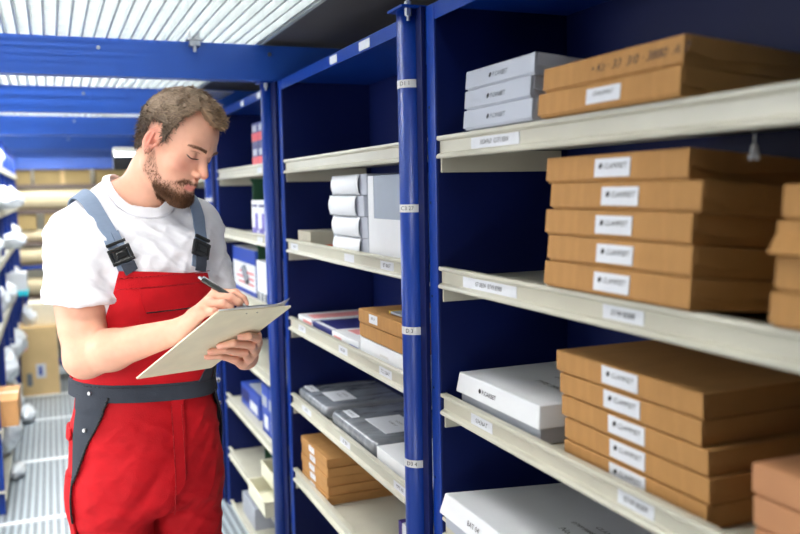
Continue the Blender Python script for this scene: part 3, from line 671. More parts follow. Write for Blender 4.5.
LH = {'I':[(.4130,1.8760,1.2120),(.4050,1.8290,1.2300),(.3800,1.7985,1.2410),(.3631,1.7989,1.2409)],
      'M':[(.4070,1.8800,1.1930),(.3930,1.8350,1.2140),(.3480,1.8040,1.2280),(.3216,1.8093,1.2233)],
      'R':[(.3980,1.8900,1.1760),(.3800,1.8500,1.1960),(.3330,1.8240,1.2110),(.3023,1.8237,1.2096)],
      'P':[(.3860,1.9030,1.1610),(.3640,1.8680,1.1780),(.3260,1.8500,1.1940),(.3000,1.8510,1.1940)],
      'T':[(.4150,1.9200,1.1950),(.4150,1.8900,1.2270),(.3960,1.8560,1.2620),(.3800,1.8330,1.2830)]}
FR = {'I':(.0112,.0092,.0084,.0074),'M':(.0115,.0094,.0085,.0076),'R':(.0110,.0088,.0080,.0070),'P':(.0100,.0080,.0072,.0064),'T':(.0150,.0118,.0104,.0088)}
def d_hand(p, Hd, W, wr):
    W = np.array(W); cs = [0]*0; palm = None
    off = {'I':.012,'M':.004,'R':-.004,'P':-.012}
    I0, P0 = np.array(Hd['I'][0]), np.array(Hd['P'][0]); ac = (I0-P0)/np.linalg.norm(I0-P0)
    for k in 'IMRP':
        c = cap(p, W+ac*off[k], Hd[k][0], .0165, .0125); palm = c if palm is None else smin(palm, c, .012)
    palm = smin(palm, cap(p, I0, P0, .0112, .0100), .008)
    th = np.minimum(cap(p, Hd['T'][0], Hd['T'][1], FR['T'][0], FR['T'][1]), 9)
    palm = smin(palm, th, .014)
    res = palm
    fing = None
    for k in 'IMRPT':
        J = Hd[k]; r = FR[k]; d = None; s0 = 1 if k == 'T' else 0
        for i in range(s0, 3):
            c = cap(p, J[i], J[i+1], r[i], r[i+1]); d = c if d is None else smin(d, c, .003)
        d = smin(d, sph(p, J[1 if k != 'T' else 2], r[1 if k != 'T' else 2]*1.05), .003)
        fing = d if fing is None else smin(fing, d, .0012)
    return smin(palm, fing, .006)
def d_armR(p):
    d = cap(p, SR, ER, .052, .044); d = smin(d, cap(p, SR*.55+ER*.45, SR*.25+ER*.75, .048, .043), .03)
    m1 = ER*.72+WR*.28; d = smin(d, cap(p, ER, m1, .043, .0440), .02); d = smin(d, cap(p, m1, WR, .0435, .0255), .015)
    return smin(d, d_hand(p, RH, WR, .026), .014)
def d_armL(p):
    d = cap(p, SL, EL, .055, .042); m1 = EL*.7+WL*.3; d = smin(d, cap(p, EL, m1, .041, .041), .02); d = smin(d, cap(p, m1, WL, .040, .0265), .015)
    return smin(d, d_hand(p, LH, WL, .026), .014)
def d_body(p):
    d = smin(d_neck(p), dH(p), .012)
    q = toT(p)
    tr = np.maximum(smin(d_torso(q, -.012), d_trap(q), .05), 1.20-p[:,2])
    d = smin(d, tr, .03); 
    return np.minimum(smin(d, d_armR(p)+.0, .012), smin(d, d_armL(p), .012))
man = empty('person', (T0[0], T0[1], 0), label='bearded man in red dungarees and white t-shirt writing on a clipboard in the aisle', cat='person')
def local(V): return V - np.array([T0[0], T0[1], 0])
V, F = sdf_mesh(d_body, (-.08,1.62,1.08), (.56,2.32,1.86), .0021)
# skin tones, true to the place on the body
q = toH(V); az = np.degrees(np.arctan2(np.abs(q[:,0]), -q[:,1])); n = fbm(V*90, 3)
skin = np.array(lin((.87,.655,.555))); red = np.array(lin((.83,.46,.40))); lipc = np.array(lin((.82,.52,.47))); brow = np.array(lin((.36,.26,.19)))
col = np.repeat(skin[None], len(V), 0)*(.93+.12*n)[:,None]
def blend(mask, c): 
    global col
    col = col*(1-mask[:,None])+np.array(c)[None]*mask[:,None]
hm = (np.abs(q) < .16).all(1)
g_ = lambda c, r: np.exp(-(((np.stack([np.abs(q[:,0]),q[:,1],q[:,2]],1)-np.array(c))/np.array(r))**2).sum(1))*hm
blend(.75*g_((.083,.001,-.004),(.014,.022,.032)), red)
blend(.45*g_((0,-.115,-.036),(.016,.02,.014)), red)
blend(.35*g_((.045,-.07,-.030),(.02,.03,.018)), red)
blend(.30*g_((.031,-.088,-.010),(.016,.02,.007)), red)
hmk = ((np.abs(q[:,0]) < .0215) & (q[:,2] < -.0625) & (q[:,2] > -.0805) & (q[:,1] < -.080)) & hm
blend(.9*hmk*sstep(.0215-np.abs(q[:,0]),0,.004)*sstep(q[:,2],-.0805,-.077)*sstep(-q[:,2],.0620,.0645), lipc)
for J in list(RH.values())+list(LH.values()):
    for i in (1,3): blend(.30*np.exp(-(((V-np.array(J[i]))/.011)**2).sum(1)), red)
# the stubble darkens the skin where the beard grows
BAZ = [0,14,22,32,48,62,78,88,100]; BUP = [-.0530,-.0525,-.056,-.068,-.072,-.058,-.030,-.012,-.02]
def beard_mask(q):
    az = np.degrees(np.arctan2(np.abs(q[:,0]), -q[:,1])); up = np.interp(az, BAZ, BUP); nn = fbm(q*300, 9)*.008-.004
    m = sstep(up+nn-q[:,2], -.002, .007)*sstep(q[:,2]-np.interp(az,[0,40,60,82],[-.136,-.124,-.108,-.088]), 0, .016)*(1-sstep(az, 84, 98))
    lips = (((q[:,0])/.0225)**2+((q[:,2]+.0712)/.0088)**2 < 1) & (q[:,1] < -.07)
    return m*(~lips)*(q[:,1] < .02)
def beard_density(q):
    az = np.degrees(np.arctan2(np.abs(q[:,0]), -q[:,1]))
    return np.clip(.36+.7*sstep(-q[:,2],.076,.098)*(1-.65*sstep(az,38,75))+.22*(az < 30)*(q[:,2] > -.07),0,1)
blend(.62*beard_mask(q)*beard_density(q)*hm, np.array(lin((.30,.20,.15))))
SKIN = mat('skin', (.85,.64,.52), .48, 0, .4, bump=.12, bscale=420, attr='tone', sss=.12)
body = np_mesh('body', local(V), F, SKIN, man, col)
# ---- hair
HAZ = [0,12,24,34,44,52,60,65,69,73,77,82,106,113,125,145,180]; HZL = [.070,.075,.086,.098,.094,.072,.048,.024,.004,-.008,.008,.034,.034,.004,-.012,-.036,-.046]
def hair_mask(q):
    az = np.degrees(np.arctan2(np.abs(q[:,0]), -q[:,1])); zl = np.interp(az, HAZ, HZL)+fbm(q*160,4)*.008-.004
    return sstep(q[:,2]-zl, -.003, .010)
def d_skull(q):
    d = ell(q, (0,.002,.034), (.0745,.085,.086)); d = smin(d, ell(q, (0,-.034,.035), (.060,.056,.060)), .03)
    d = smin(d, ell(q, (0,-.030,-.035), (.056,.060,.074)), .03); return smin(d, cap(q, (0,.03,-.055),(0,.05,-.14),.054,.057), .02)
def d_hair(p):
    q = toH(p); m = hair_mask(q); top = sstep(q[:,2], .03, .095)*sstep(-q[:,1], -.09, .03); n = fbm(q*np.array([85,85,60]), 12, 2)
    th = .0035+.0085*top+.003*sstep(q[:,2],.0,.05)+(n-.5)*.012*(.4+top)
    return (d_skull(q)-(-.010+(.010+th)*m))*HS
HAIR = mat('hair', (.47,.36,.26), .62, 0, .35, attr='tone')
V2, F2 = sdf_mesh(d_hair, HC-.17, HC+.17, .0028)
q2 = toH(V2); keep = hair_mask(q2) > .02; fk = keep[F2].all(1)
def haircol(q, n):
    dark = np.array(lin((.27,.21,.17))); light = np.array(lin((.70,.61,.52))); gold = np.array(lin((.66,.48,.26)))
    t = sstep(q[:,2], .01, .09)*.66+(n-.5)*.75+.12; c = dark+(light-dark)*np.clip(t,0,1)[:,None]  # paler towards the crown: highlight put into the hair colour, plus random tone
    gf = (sstep(-q[:,1], .02, .09)*.45*n)[:,None]; return c*(1-gf)+gold*gf
def strands(V, F, name, N, length, w, colf, comb, weight, seed, m, parent):
    rg = np.random.default_rng(seed); N_ = vnormals(V, F); A = np.linalg.norm(np.cross(V[F[:,1]]-V[F[:,0]], V[F[:,2]]-V[F[:,0]]), axis=1)
    cen = V[F].mean(1); pr = A*weight(toH(cen)); pr = pr/pr.sum(); ix = rg.choice(len(F), N, p=pr)
    bc = rg.dirichlet([1]*F.shape[1], N); P = (V[F[ix]]*bc[:,:,None]).sum(1); Nn = (N_[F[ix]]*bc[:,:,None]).sum(1)
    qh = toH(P); cl = np.stack([fbm(qh*70,s,2) for s in (1,2,3)],1)-.5
    D1 = Nn*.55 + comb(qh) + cl*1.3 + rg.normal(0,.18,(N,3)); D1 -= Nn*np.minimum(0,(D1*Nn).sum(1)-.15)[:,None]; D1 /= np.linalg.norm(D1,axis=1)[:,None]
    D2 = D1 - Nn*.55 + rg.normal(0,.15,(N,3)); D2 /= np.linalg.norm(D2,axis=1)[:,None]
    L = length*rg.uniform(.6,1.15,N)[:,None]; P0 = P-Nn*.001; P1 = P0+D1*L*.5; P2 = P1+D2*L*.5
    S = np.cross(D1, Nn); S /= np.linalg.norm(S,axis=1)[:,None]+1e-9; S = S*w
    Vv = np.stack([P0-S,P0+S,P1+S*.8,P1-S*.8,P2+S*.15,P2-S*.15],1).reshape(-1,3); b = np.arange(N)[:,None]*6
    Fv_ = np.concatenate([b+np.array([0,1,2,3]), b+np.array([3,2,4,5])]); c = colf(qh, rg.uniform(0,1,N)); c = np.repeat(c, 6, 0)
    o = np_mesh(name, local(Vv), Fv_, m, parent, c); o['kind'] = 'stuff'; return o
hair = np_mesh('hair', local(V2), F2[fk], HAIR, man, haircol(q2, fbm(q2*60,7)))
comb_h = lambda q: (np.stack([q[:,0]*2.5, -.8*sstep(q[:,2],-.02,.08)-.1, .10-.55*(1-sstep(q[:,2],.0,.06))],1) @ HR.T)
strands(V2, F2[fk], 'hair_strands', 9000, .0165, .00095, lambda q, n: haircol(q, n), comb_h, lambda q: hair_mask(q), 5, HAIR, hair)
# ---- beard
bm_ = lambda q: beard_mask(q)*beard_density(q)
def d_beard(p):
    q = toH(p); return dH(p)-(-.004+(.004+.0022*beard_density(q)*1.0+.003*sstep(-q[:,2],.078,.1)*sstep(-q[:,1],.03,.08))*beard_mask(q)**.6)*1.0
BEARD = mat('beard', (.28,.19,.14), .65, 0, .3, attr='tone')
bcol = lambda q, n: np.array(lin((.27,.18,.13)))[None]*(1-n[:,None]*.7)+np.array(lin((.50,.34,.22)))[None]*n[:,None]*.7
bd = beard_mask(q); fk2 = (bd > .1)[F].all(1)
comb_b = lambda q: (np.stack([q[:,0]*1.5, np.full(len(q),-.1), np.full(len(q),-.75)],1) @ HR.T)
strands(V, F[fk2], 'beard', 17000, .0075, .00045, bcol, comb_b, lambda q: beard_mask(q)*beard_density(q)**2.6, 8, BEARD, man)
# ---- eyebrows and lashes
def hairs_on(name, pts, L, w, dirf, m, c):
    rg = np.random.default_rng(4); P = []; 
    P = fromH(pts)
    for _ in range(4): P = P - grad(dH, P)*dH(P)[:,None]
    Nn = grad(dH, P); D = (dirf(pts) @ HR.T) + Nn*.35 + rg.normal(0,.18,P.shape); D /= np.linalg.norm(D,axis=1)[:,None]
    S = np.cross(D, Nn); S /= np.linalg.norm(S,axis=1)[:,None]; S *= w; l = L*rg.uniform(.7,1.1,len(P))[:,None]
    Vv = np.stack([P-S,P+S,P+D*l+S*.2,P+D*l-S*.2],1).reshape(-1,3); b = np.arange(len(P))[:,None]*4
    return np_mesh(name, local(Vv), b+np.array([0,1,2,3]), m, man, np.repeat(c[None], len(Vv), 0))
rg = np.random.default_rng(11)
for s in (-1, 1):
    n_ = 330; u = rg.uniform(0,1,n_); pts = np.stack([s*(.010+.038*u), -.095+.022*u**1.5, .0165+.007*np.sin(np.minimum(u*1.5,1.55))-.005*u**3+rg.uniform(-.0032,.0032,n_)*(1-.5*u)],1)
    o = hairs_on('eyebrow', pts, .0068, .00034, lambda q: np.stack([s*np.full(len(q),.9), np.full(len(q),.1), np.full(len(q),.25)],1), BEARD, np.array(lin((.46,.33,.23)))); o['kind'] = 'stuff'
    a = np.linspace(0,1,13); P = fromH(np.stack([s*(.0165+.0310*a), -.088+.012*a, -.0040-.0036*np.sin(a*np.pi)+.0012*a],1))
    for _ in range(4): P = P - grad(dH, P)*dH(P)[:,None]
    mb = MB()
    for i in range(12): mb.cyl(local(P[i]), local(P[i+1]), .0013 if 0 < i < 11 else .0009, n=8)
    mb.build('eyelashes', mat('lash', (.13,.09,.08), .6), man)
    # thin dark line above the lid, the lid's shadow put in as colour
    P = fromH(np.stack([s*(.019+.025*a), -.088+.008*a, .0078+.0022*np.sin(a*np.pi)],1))
    for _ in range(4): P = P - grad(dH, P)*dH(P)[:,None]
    mb = MB()
    for i in range(12): mb.cyl(local(P[i]), local(P[i+1]), .0005, n=6)
    mb.build('eyelid_shade_line', mat('lid_shade', (.62,.40,.33), .6), man)
# fingernails
for nm, J in [('I',LH['I']),('M',LH['M']),('R',LH['R']),('P',LH['P']),('I',RH['I'])]:
    a, b = np.array(J[2]), np.array(J[3]); d = (b-a)/np.linalg.norm(b-a); out = np.array([0,0,H])-b; out -= d*(out@d); out /= np.linalg.norm(out)
    c = b + d*.001; s_ = np.cross(d, out); r = FR[nm][3]; vs = []; fs = []
    for i in range(6):
        for j in range(5):
            th = (j/4-.5)*1.7; al_ = (i/5-.35)*.012; rr_ = r*1.015*(1-.012*i*i*.4); vs.append(local(c + d*al_ + (out*math.cos(th)+s_*math.sin(th))*rr_))
    for i in range(5):
        for j in range(4): fs.append((i*5+j,i*5+j+1,(i+1)*5+j+1,(i+1)*5+j))
    mesh_obj('fingernail', vs, fs, mat('nail', (.90,.66,.58), .25, sss=.1), man, True)
# ---- white t-shirt
NC = T0+np.array([0,0,1.545])+Fv*.018; ncut = Fv*.52+Uv*.854; ncut /= np.linalg.norm(ncut)
def d_shirt0(p):
    q = toT(p); bag = .016+.006*sstep(1.40-q[:,2],0,.15)-.010*sstep(1.24-q[:,2],0,.1)
    d = smin(d_torso(q, 0)-bag*.75, d_trap(q)-.008, .05)
    axR = (ER-SR)/np.linalg.norm(ER-SR); axL = (EL-SL)/np.linalg.norm(EL-SL)
    eR = SR+axR*.21; eL = SL+axL*.24
    hR = np.array([-.05,-.03,-1.]); hR /= np.linalg.norm(hR)
    sR = np.maximum(cap(p, SR+np.array([.005,0,.002]), eR, .0625, .0800), (p-(SR+axR*.150))@hR)
    sL = np.maximum(cap(p, SL, eL, .064, .072), (p-(SL+axL*.185))@hR)
    inR = cap(p, SR+axR*.08, eR+axR*.03, .052, .0755); inL = cap(p, SL+axL*.1, eL+axL*.03, .05, .068)
    low = 1.40-p[:,2]
    sR = np.where(low > 0, smax(sR, -smax(inR, -(low-.02), .01), .002), sR); sL = np.where(low > 0, smax(sL, -smax(inL, -(low-.04), .01), .002), sL)
    d = smin(d, sR, .022); return smin(d, sL, .022)
def d_shirt(p):
    d = d_shirt0(p); pl = (p-NC)@ncut; rad = np.linalg.norm((p-NC)-np.outer(pl, ncut), axis=1)
    cut = np.minimum(pl, .080-rad); return np.maximum(smax(d, cut, .004), 1.085-p[:,2])
V4, F4 = sdf_mesh(d_shirt, (-.09,1.90,1.0), (.56,2.36,1.62), .0042)
N4 = vnormals(V4, F4); q4 = toT(V4)
def ridged(p, seed): return 1-np.abs(2*fbm(p, seed, 3)-1)*2
R1 = np.array(Matrix.Rotation(.6,3,'Y')); w1 = (q4@R1)*np.array([9,9,26]); w2 = (q4@np.array(Matrix.Rotation(-.7,3,'Y')))*np.array([8,8,24])
dsp = .0070*ridged(w1, 3)*sstep(1.53-q4[:,2],0,.08) + .0048*ridged(w2, 8)*sstep(1.53-q4[:,2],0,.08)
V4 = V4+N4*(dsp-.003)[:,None]
SHIRT = mat('white_cotton', (.90,.90,.92), .85, 0, .2, bump=.15, bscale=500)
shirt = np_mesh('t_shirt', local(V4), F4, SHIRT, man)
def d_collar(p):
    pl = (p-NC)@ncut; b = smin(smin(d_trunk(p), d_neck(p), .03), d_trunk(p)-.006, .01); rad = np.linalg.norm((p-NC)-np.outer(pl, ncut), axis=1)
    return np.maximum(np.maximum(smax(np.abs(b-.0055)-.0028, np.abs(np.minimum(pl, .080-rad)-.001)-.0090, .003), rad-.125), -(rad-.03))
V5, F5 = sdf_mesh(d_collar, NC-.16, NC+.16, .0028)
np_mesh('collar', local(V5), F5, SHIRT, shirt)
def seam(name, pts, r, m, parent, f=None, off=.001):
    P = np.array(pts, float)
    if f is not None:
        for _ in range(5): P = P - grad(f, P)*(f(P)-off)[:,None]
    mb = MB(); P = local(P)
    for i in range(len(P)-1): mb.cyl(P[i], P[i+1], r, n=8)
    return mb.build(name, m, parent, smooth=True)
# ---- red dungarees
def legs(q):
    d = None
    for s in (-1,1):
        a = cap(q, (s*.088,.005,.84), (s*.098,-.012,.50), .096, .082); b = cap(q, (s*.098,-.012,.50), (s*.106,.012,.09), .082, .078)
        e = smin(a, b, .03); d = e if d is None else smin(d, e, .012)
    return d
def d_trou(p):
    q = toT(p); z = q[:,2]
    a = np.interp(z, [.72,.80,.90,1.0,1.08,1.14], [.162,.178,.180,.171,.158,.152]); b = np.interp(z, [.72,.80,.90,1.0,1.08,1.14], [.112,.130,.138,.135,.130,.127])
    k = ((np.abs(q[:,0])/a)**2.3+(np.abs(q[:,1])/b)**2.3)**(1/2.3); d = (k-1)*np.minimum(a,b)
    d = smax(d, .79-z, .05); d = smin(d, legs(q), .03)
    g = cap(q, (0,-.20,.60), (0,-.155,.83), .018, .004); d = smax(d, -g, .03)
    return np.maximum(np.maximum(d, z-1.135), .065-z)
V6, F6 = sdf_mesh(d_trou, (-.06,1.90,.04), (.46,2.36,1.15), .0052)
N6 = vnormals(V6, F6); q6 = toT(V6)
def cren(q, s):
    w1 = (q@np.array(Matrix.Rotation(.5,3,'Y')))*np.array([6,6,19]); w2 = (q@np.array(Matrix.Rotation(-.9,3,'Y')))*np.array([6,6,17]); return .5*ridged(w1, 21+s)+.5*ridged(w2, 33+s)
V6 = V6+N6*(.0125*(cren(q6,0)-.45)*sstep(1.06-q6[:,2],0,.05))[:,None]
RED = mat('red_twill', (.74,.055,.105), .75, 0, .25, .12, 30, .25, 350)
SLATE = mat('slate_twill', (.215,.235,.275), .8, 0, .25, .10, 40, .2, 350)
PIPE = mat('black_piping', (.05,.05,.07), .6)
STRAP = mat('blue_grey_webbing', (.47,.53,.62), .75, 0, .25, .08, 60, .25, 500, (1,1,4))
BUCK = mat('black_buckle', (.05,.055,.065), .35, 0, .5)
dung = np_mesh('dungarees', local(V6), F6, RED, man)
def d_belly(p):                                    # what the bib lies on
    return smin(np.maximum(d_torso(toT(p), 0)-.0195, 1.075-p[:,2]), d_trou(p), .01)
def d_shT(p): q = toT(p); return smin(d_torso(q,0)-(.016+.006*sstep(1.40-q[:,2],0,.15))*.75, d_trap(q)-.008, .05)
def radial(f, phi, z, off, r0=.30):                # march inwards along a horizontal ray
    D = np.stack([np.sin(phi), -np.cos(phi), np.zeros_like(phi)],1); r = np.full(len(phi), r0)
    for _ in range(60):
        P = fromT(D*r[:,None]+np.stack([0*z,0*z,z],1)); r = r-(f(P)-off)*.6
    return fromT(D*r[:,None]+np.stack([0*z,0*z,z],1))
def sheet(name, P, nu, nv, th, m, parent, noise=0, seed=0, wrapu=False):
    # P: nu*nv world points; a closed cloth of thickness th
    G = P.reshape(nu, nv, 3); du = np.gradient(G, axis=0); dv = np.gradient(G, axis=1); N = np.cross(du, dv); N /= np.linalg.norm(N,axis=2)[...,None]+1e-9
    out = (G-fromT(np.array([[0,0,0]]))[0]); out[...,2] = 0; sg = np.sign((N*out).sum(2)); N *= sg[...,None]
    if noise: G = G+N*(noise*(cren(toT(G.reshape(-1,3)),seed).reshape(nu,nv)))[...,None]
    A = (G+N*th).reshape(-1,3); B = (G-N*th*.4).reshape(-1,3); V = np.concatenate([A,B]); n = nu*nv; F = []
    for i in range(nu-1):
        for j in range(nv-1):
            a = i*nv+j; F.append((a,a+1,a+nv+1,a+nv)); F.append((n+a,n+a+nv,n+a+nv+1,n+a+1))
    for i in range(nu-1):
        for j in (0,nv-1): a = i*nv+j; F.append((a,a+nv,n+a+nv,n+a))
    for j in range(nv-1):
        for i in (0,nu-1): a = i*nv+j; F.append((a,a+1,n+a+1,n+a))
    o = mesh_obj(name, local(V), F, m, parent, True)
    bm = bmesh.new(); bm.from_mesh(o.data); bmesh.ops.recalc_face_normals(bm, faces=bm.faces); bm.to_mesh(o.data); bm.free()
    o.modifiers.new('e','EDGE_SPLIT').split_angle = 1.0
    return o
# bib
zs = np.linspace(1.095, 1.372, 34); lat = np.interp(zs, [1.095,1.13,1.17,1.22,1.27,1.32,1.372], [1.72,1.62,1.30,1.03,.88,.77,.68])
nu = 41; U_, Z_ = np.meshgrid(np.linspace(-1.01,1,nu), np.arange(34), indexing='ij')
phi = (U_*lat[Z_]).ravel(); z_ = (zs[Z_]-.012*(Z_/33.)*np.sin(U_)).ravel()
# angles are measured on the flattened torso, so widen them at the sides
P = radial(d_belly, phi, z_, .004)
bib = sheet('bib', P, nu, 34, .0022, RED, dung, noise=.0028, seed=2)
# back panel of the dungarees
zb = np.linspace(1.095,1.26,12); lb = np.linspace(1.5,.75,12); U2, Z2 = np.meshgrid(np.linspace(-1,1,25), np.arange(12), indexing='ij')
sheet('back_panel', radial(d_belly, math.pi+(U2*lb[Z2]).ravel(), zb[Z2].ravel(), .004), 25, 12, .0022, RED, dung)
# waistband
nb = 97; U3, Z3 = np.meshgrid(np.linspace(-math.pi, math.pi, nb), np.linspace(1.074,1.114,5), indexing='ij')
Z3b = Z3 - .014*np.sin(U3)
wb = sheet('waistband', radial(d_belly, U3.ravel(), Z3b.ravel(), .0060), nb, 5, .003, SLATE, dung)
def front_pt(phi, z, off): return radial(d_belly, np.array([phi]), np.array([z]), off)[0]
def patch(name, outline, m, parent, off, th=.002, n=14, f=d_belly, noise=0):
    # outline: rows (z, phi0, phi1)
    R = np.array(outline); zz = np.linspace(R[0,0], R[-1,0], n*2); 
    o = 1 if R[-1,0] > R[0,0] else -1
    p0 = np.interp(zz*o, R[:,0]*o, R[:,1]); p1 = np.interp(zz*o, R[:,0]*o, R[:,2])
    Ug, Zg = np.meshgrid(np.linspace(0,1,n), np.arange(n*2), indexing='ij')
    ph = (p0[Zg]+(p1-p0)[Zg]*Ug).ravel(); return sheet(name, radial(f, ph, zz[Zg].ravel(), off), n, n*2, th, m, parent, noise)
# pocket facings on both hips
for s in (-1, 1):
    patch('pocket_facing', [(1.085-s*.012,s*1.52,s*.92),(1.03,s*1.54,s*1.10),(.99,s*1.53,s*1.23),(.95,s*1.52,s*1.33),(.915,s*1.51,s*1.42),(.89,s*1.50,s*1.49)], SLATE, dung, .0075)
    ph = np.array([.92,1.10,1.23,1.33,1.42,1.49]); zz = np.array([1.085-s*.012,1.03,.99,.95,.915,.89]); zi = np.linspace(1.085-s*.012,.89,24); pi_ = np.interp(-zi, -zz, ph)
    Pp = radial(d_belly, s*pi_, zi, .0085); mb = MB(); Pl = local(Pp)
    for i in range(len(Pl)-1): mb.cyl(Pl[i], Pl[i+1], .0028, n=8)
    mb.build('piping', PIPE, dung, smooth=True)
    for z, f_ in ((1.094-s*.013,1.18),(1.022,1.26)):
        c = radial(d_belly, np.array([s*f_]), np.array([z]), .0125)[0]; g = grad(d_belly, c[None])[0]
        MB().cyl(local(c-g*.002), local(c+g*.0022), .0052, .0042, n=18).build('snap_button', CHROME, dung)
    # flap of the side leg pocket
    patch('leg_pocket_flap', [(1.012,s*2.05,s*1.66),(.998,s*2.02,s*1.61),(.985,s*2.02,s*1.66)], RED, dung, .007, .003)
    patch('leg_pocket', [(.90,s*2.0,s*1.50),(.80,s*2.0,s*1.52),(.74,s*2.0,s*1.54)], RED, dung, .004, .003)
    zi = np.linspace(.90,.80,10); Pl = local(radial(d_belly, np.full(10,s*1.50), zi, .008)); mb = MB()
    for i in range(9): mb.cyl(Pl[i], Pl[i+1], .0026, n=8)
    mb.build('pocket_piping', PIPE, dung, smooth=True)
# bib pocket with flap, top hem, fly
patch('bib_pocket', [(1.325,-.46,.52),(1.24,-.47,.53),(1.18,-.47,.53)], RED, bib, .0075, .0018)
patch('bib_pocket_flap', [(1.340,-.44,.50),(1.315,-.42,.50),(1.287,-.37,.50)], RED, bib, .011, .0025)
Pl = local(radial(d_belly, np.linspace(-.36,.50,16), np.full(16,1.2855), .0125)); mb = MB()
for i in range(15): mb.cyl(Pl[i], Pl[i+1], .0017, n=8)
mb.build('flap_edge', PIPE, bib, smooth=True)
REDD = mat('red_stitching', (.66,.05,.09), .8)
def stitch(ph, z, off, parent, r=.0009, m=None):
    Pl = local(radial(d_belly, np.asarray(ph,float), np.asarray(z,float), off)); mb = MB()
    for i in range(len(Pl)-1): mb.cyl(Pl[i], Pl[i+1], r, n=6)
    return mb.build('stitching', m or REDD, parent, smooth=True)
stitch(np.linspace(-.72,.72,24), np.full(24,1.342), .0085, bib); stitch(np.linspace(-.70,.70,24), np.full(24,1.366), .0085, bib)
patch('fly', [(1.078,-.015,.21),(.95,-.015,.20),(.87,-.01,.15),(.85,.0,.04)], RED, dung, .0070, .0018)
stitch(np.full(14,.16), np.linspace(1.06,.88,14), .0095, dung); stitch(np.full(20,-.02), np.linspace(1.06,.80,20), .0095, dung, .0011)
stitch(np.linspace(-1.5,1.5,50), 1.109-.014*np.sin(np.linspace(-1.5,1.5,50)), .0125, wb, .0007, PIPE)
# slanting side fastener below the clipboard
patch('side_fastener', [(1.150,.78,1.02),(1.13,.66,.92),(1.105,.50,.78)], SLATE, dung, .0105, .002)
patch('side_fastener_edge', [(1.150,1.06,1.18),(1.13,.96,1.08),(1.105,.82,.94)], PIPE, dung, .0112, .002)
# straps
def strip(name, ctrl, w, m, parent, f, off, th=.0016, n=60):
    C_ = np.array(ctrl, float); tt = np.linspace(0, len(C_)-1, n); P = np.stack([np.interp(tt, np.arange(len(C_)), C_[:,i]) for i in range(3)],1)
    for _ in range(3): P[1:-1] = (P[:-2]+P[1:-1]*2+P[2:])/4
    P = fromT(P)
    for _ in range(8): P = P-grad(f,P)*((f(P)-off)*.8)[:,None]
    for _ in range(4): P[1:-1] = (P[:-2]+P[1:-1]*2+P[2:])/4
    T = np.gradient(P, axis=0); T /= np.linalg.norm(T,axis=1)[:,None]; N = grad(f, P); S = np.cross(T, N); S /= np.linalg.norm(S,axis=1)[:,None]
    k = 5; G = np.stack([P+S*(w*(j/(k-1)-.5)) for j in range(k)],1).reshape(-1,3)
    for _ in range(5): G = G-grad(f,G)*((f(G)-off)*.8)[:,None]
    A = G+np.repeat(N,k,0)*th; B = G-np.repeat(N,k,0)*th; V = np.concatenate([A,B]); nn = n*k; F = []
    for i in range(n-1):
        for j in range(k-1): a = i*k+j; F += [(a,a+1,a+k+1,a+k),(nn+a,nn+a+k,nn+a+k+1,nn+a+1)]
        for j in (0,k-1): a = i*k+j; F.append((a,a+k,nn+a+k,nn+a))
    for i in (0,n-1):
        for j in range(k-1): a = i*k+j; F.append((a,a+1,nn+a+1,nn+a))
    o = mesh_obj(name, local(V), F, m, parent, True); bm = bmesh.new(); bm.from_mesh(o.data); bmesh.ops.recalc_face_normals(bm, faces=bm.faces); bm.to_mesh(o.data); bm.free(); o.modifiers.new('e','EDGE_SPLIT').split_angle = 1.0
    return o, P, T, N, S
for s in (-1, 1):
    o, P, T, N, S = strip('strap', [(s*.091-.002,-.16,1.375),(s*.099-.002,-.15,1.41),(s*.112,-.13,1.45),(s*.124,-.09,1.50),(s*.130,-.04,1.545),(s*.126,.02,1.55),(s*.11,.10,1.50),(s*.085,.14,1.42),(s*.055,.15,1.32),(s*.04,.15,1.24)], .036, STRAP, dung, d_shT, .0060)
    # plastic side-release buckle
    i = 9; c = P[i]; M = Matrix([list(S[i]), list(T[i]), list(N[i])]).transposed().to_4x4(); M.translation = local(c)
    e = empty('buckle', (0,0,0)); e.parent = dung; e.matrix_basis = M
    # one mesh: frame plus tongue and side clips
    b = MB(); b.box(-.025,.025,.006,.014,.002,.011); b.box(-.025,-.018,-.016,.010,.002,.010); b.box(.018,.025,-.016,.010,.002,.010); b.box(-.016,.016,-.022,.008,.003,.0095)
    b.box(-.025,.025,-.024,-.016,.002,.010); b.box(-.011,.011,-.012,.002,.009,.0115); b.box(-.022,.022,.020,.027,.002,.009)
    bo = b.build('buckle', BUCK, dung, .0018); bo.matrix_basis = M; bpy.data.objects.remove(e)
    # dark lower webbing
    strip('strap_end', [(s*.086-.002,-.16,1.374-s*.006),(s*.089-.002,-.16,1.385-s*.004),(s*.092-.002,-.15,1.402)], .030, SLATE, dung, lambda p: np.minimum(d_shT(p), d_belly(p)), .0135, n=14)
    if s < 0: strip('strap_tab', [(s*.094,-.15,1.415),(s*.102,-.135,1.45),(s*.106,-.12,1.475)], .016, STRAP, dung, d_shT, .0125, n=14)
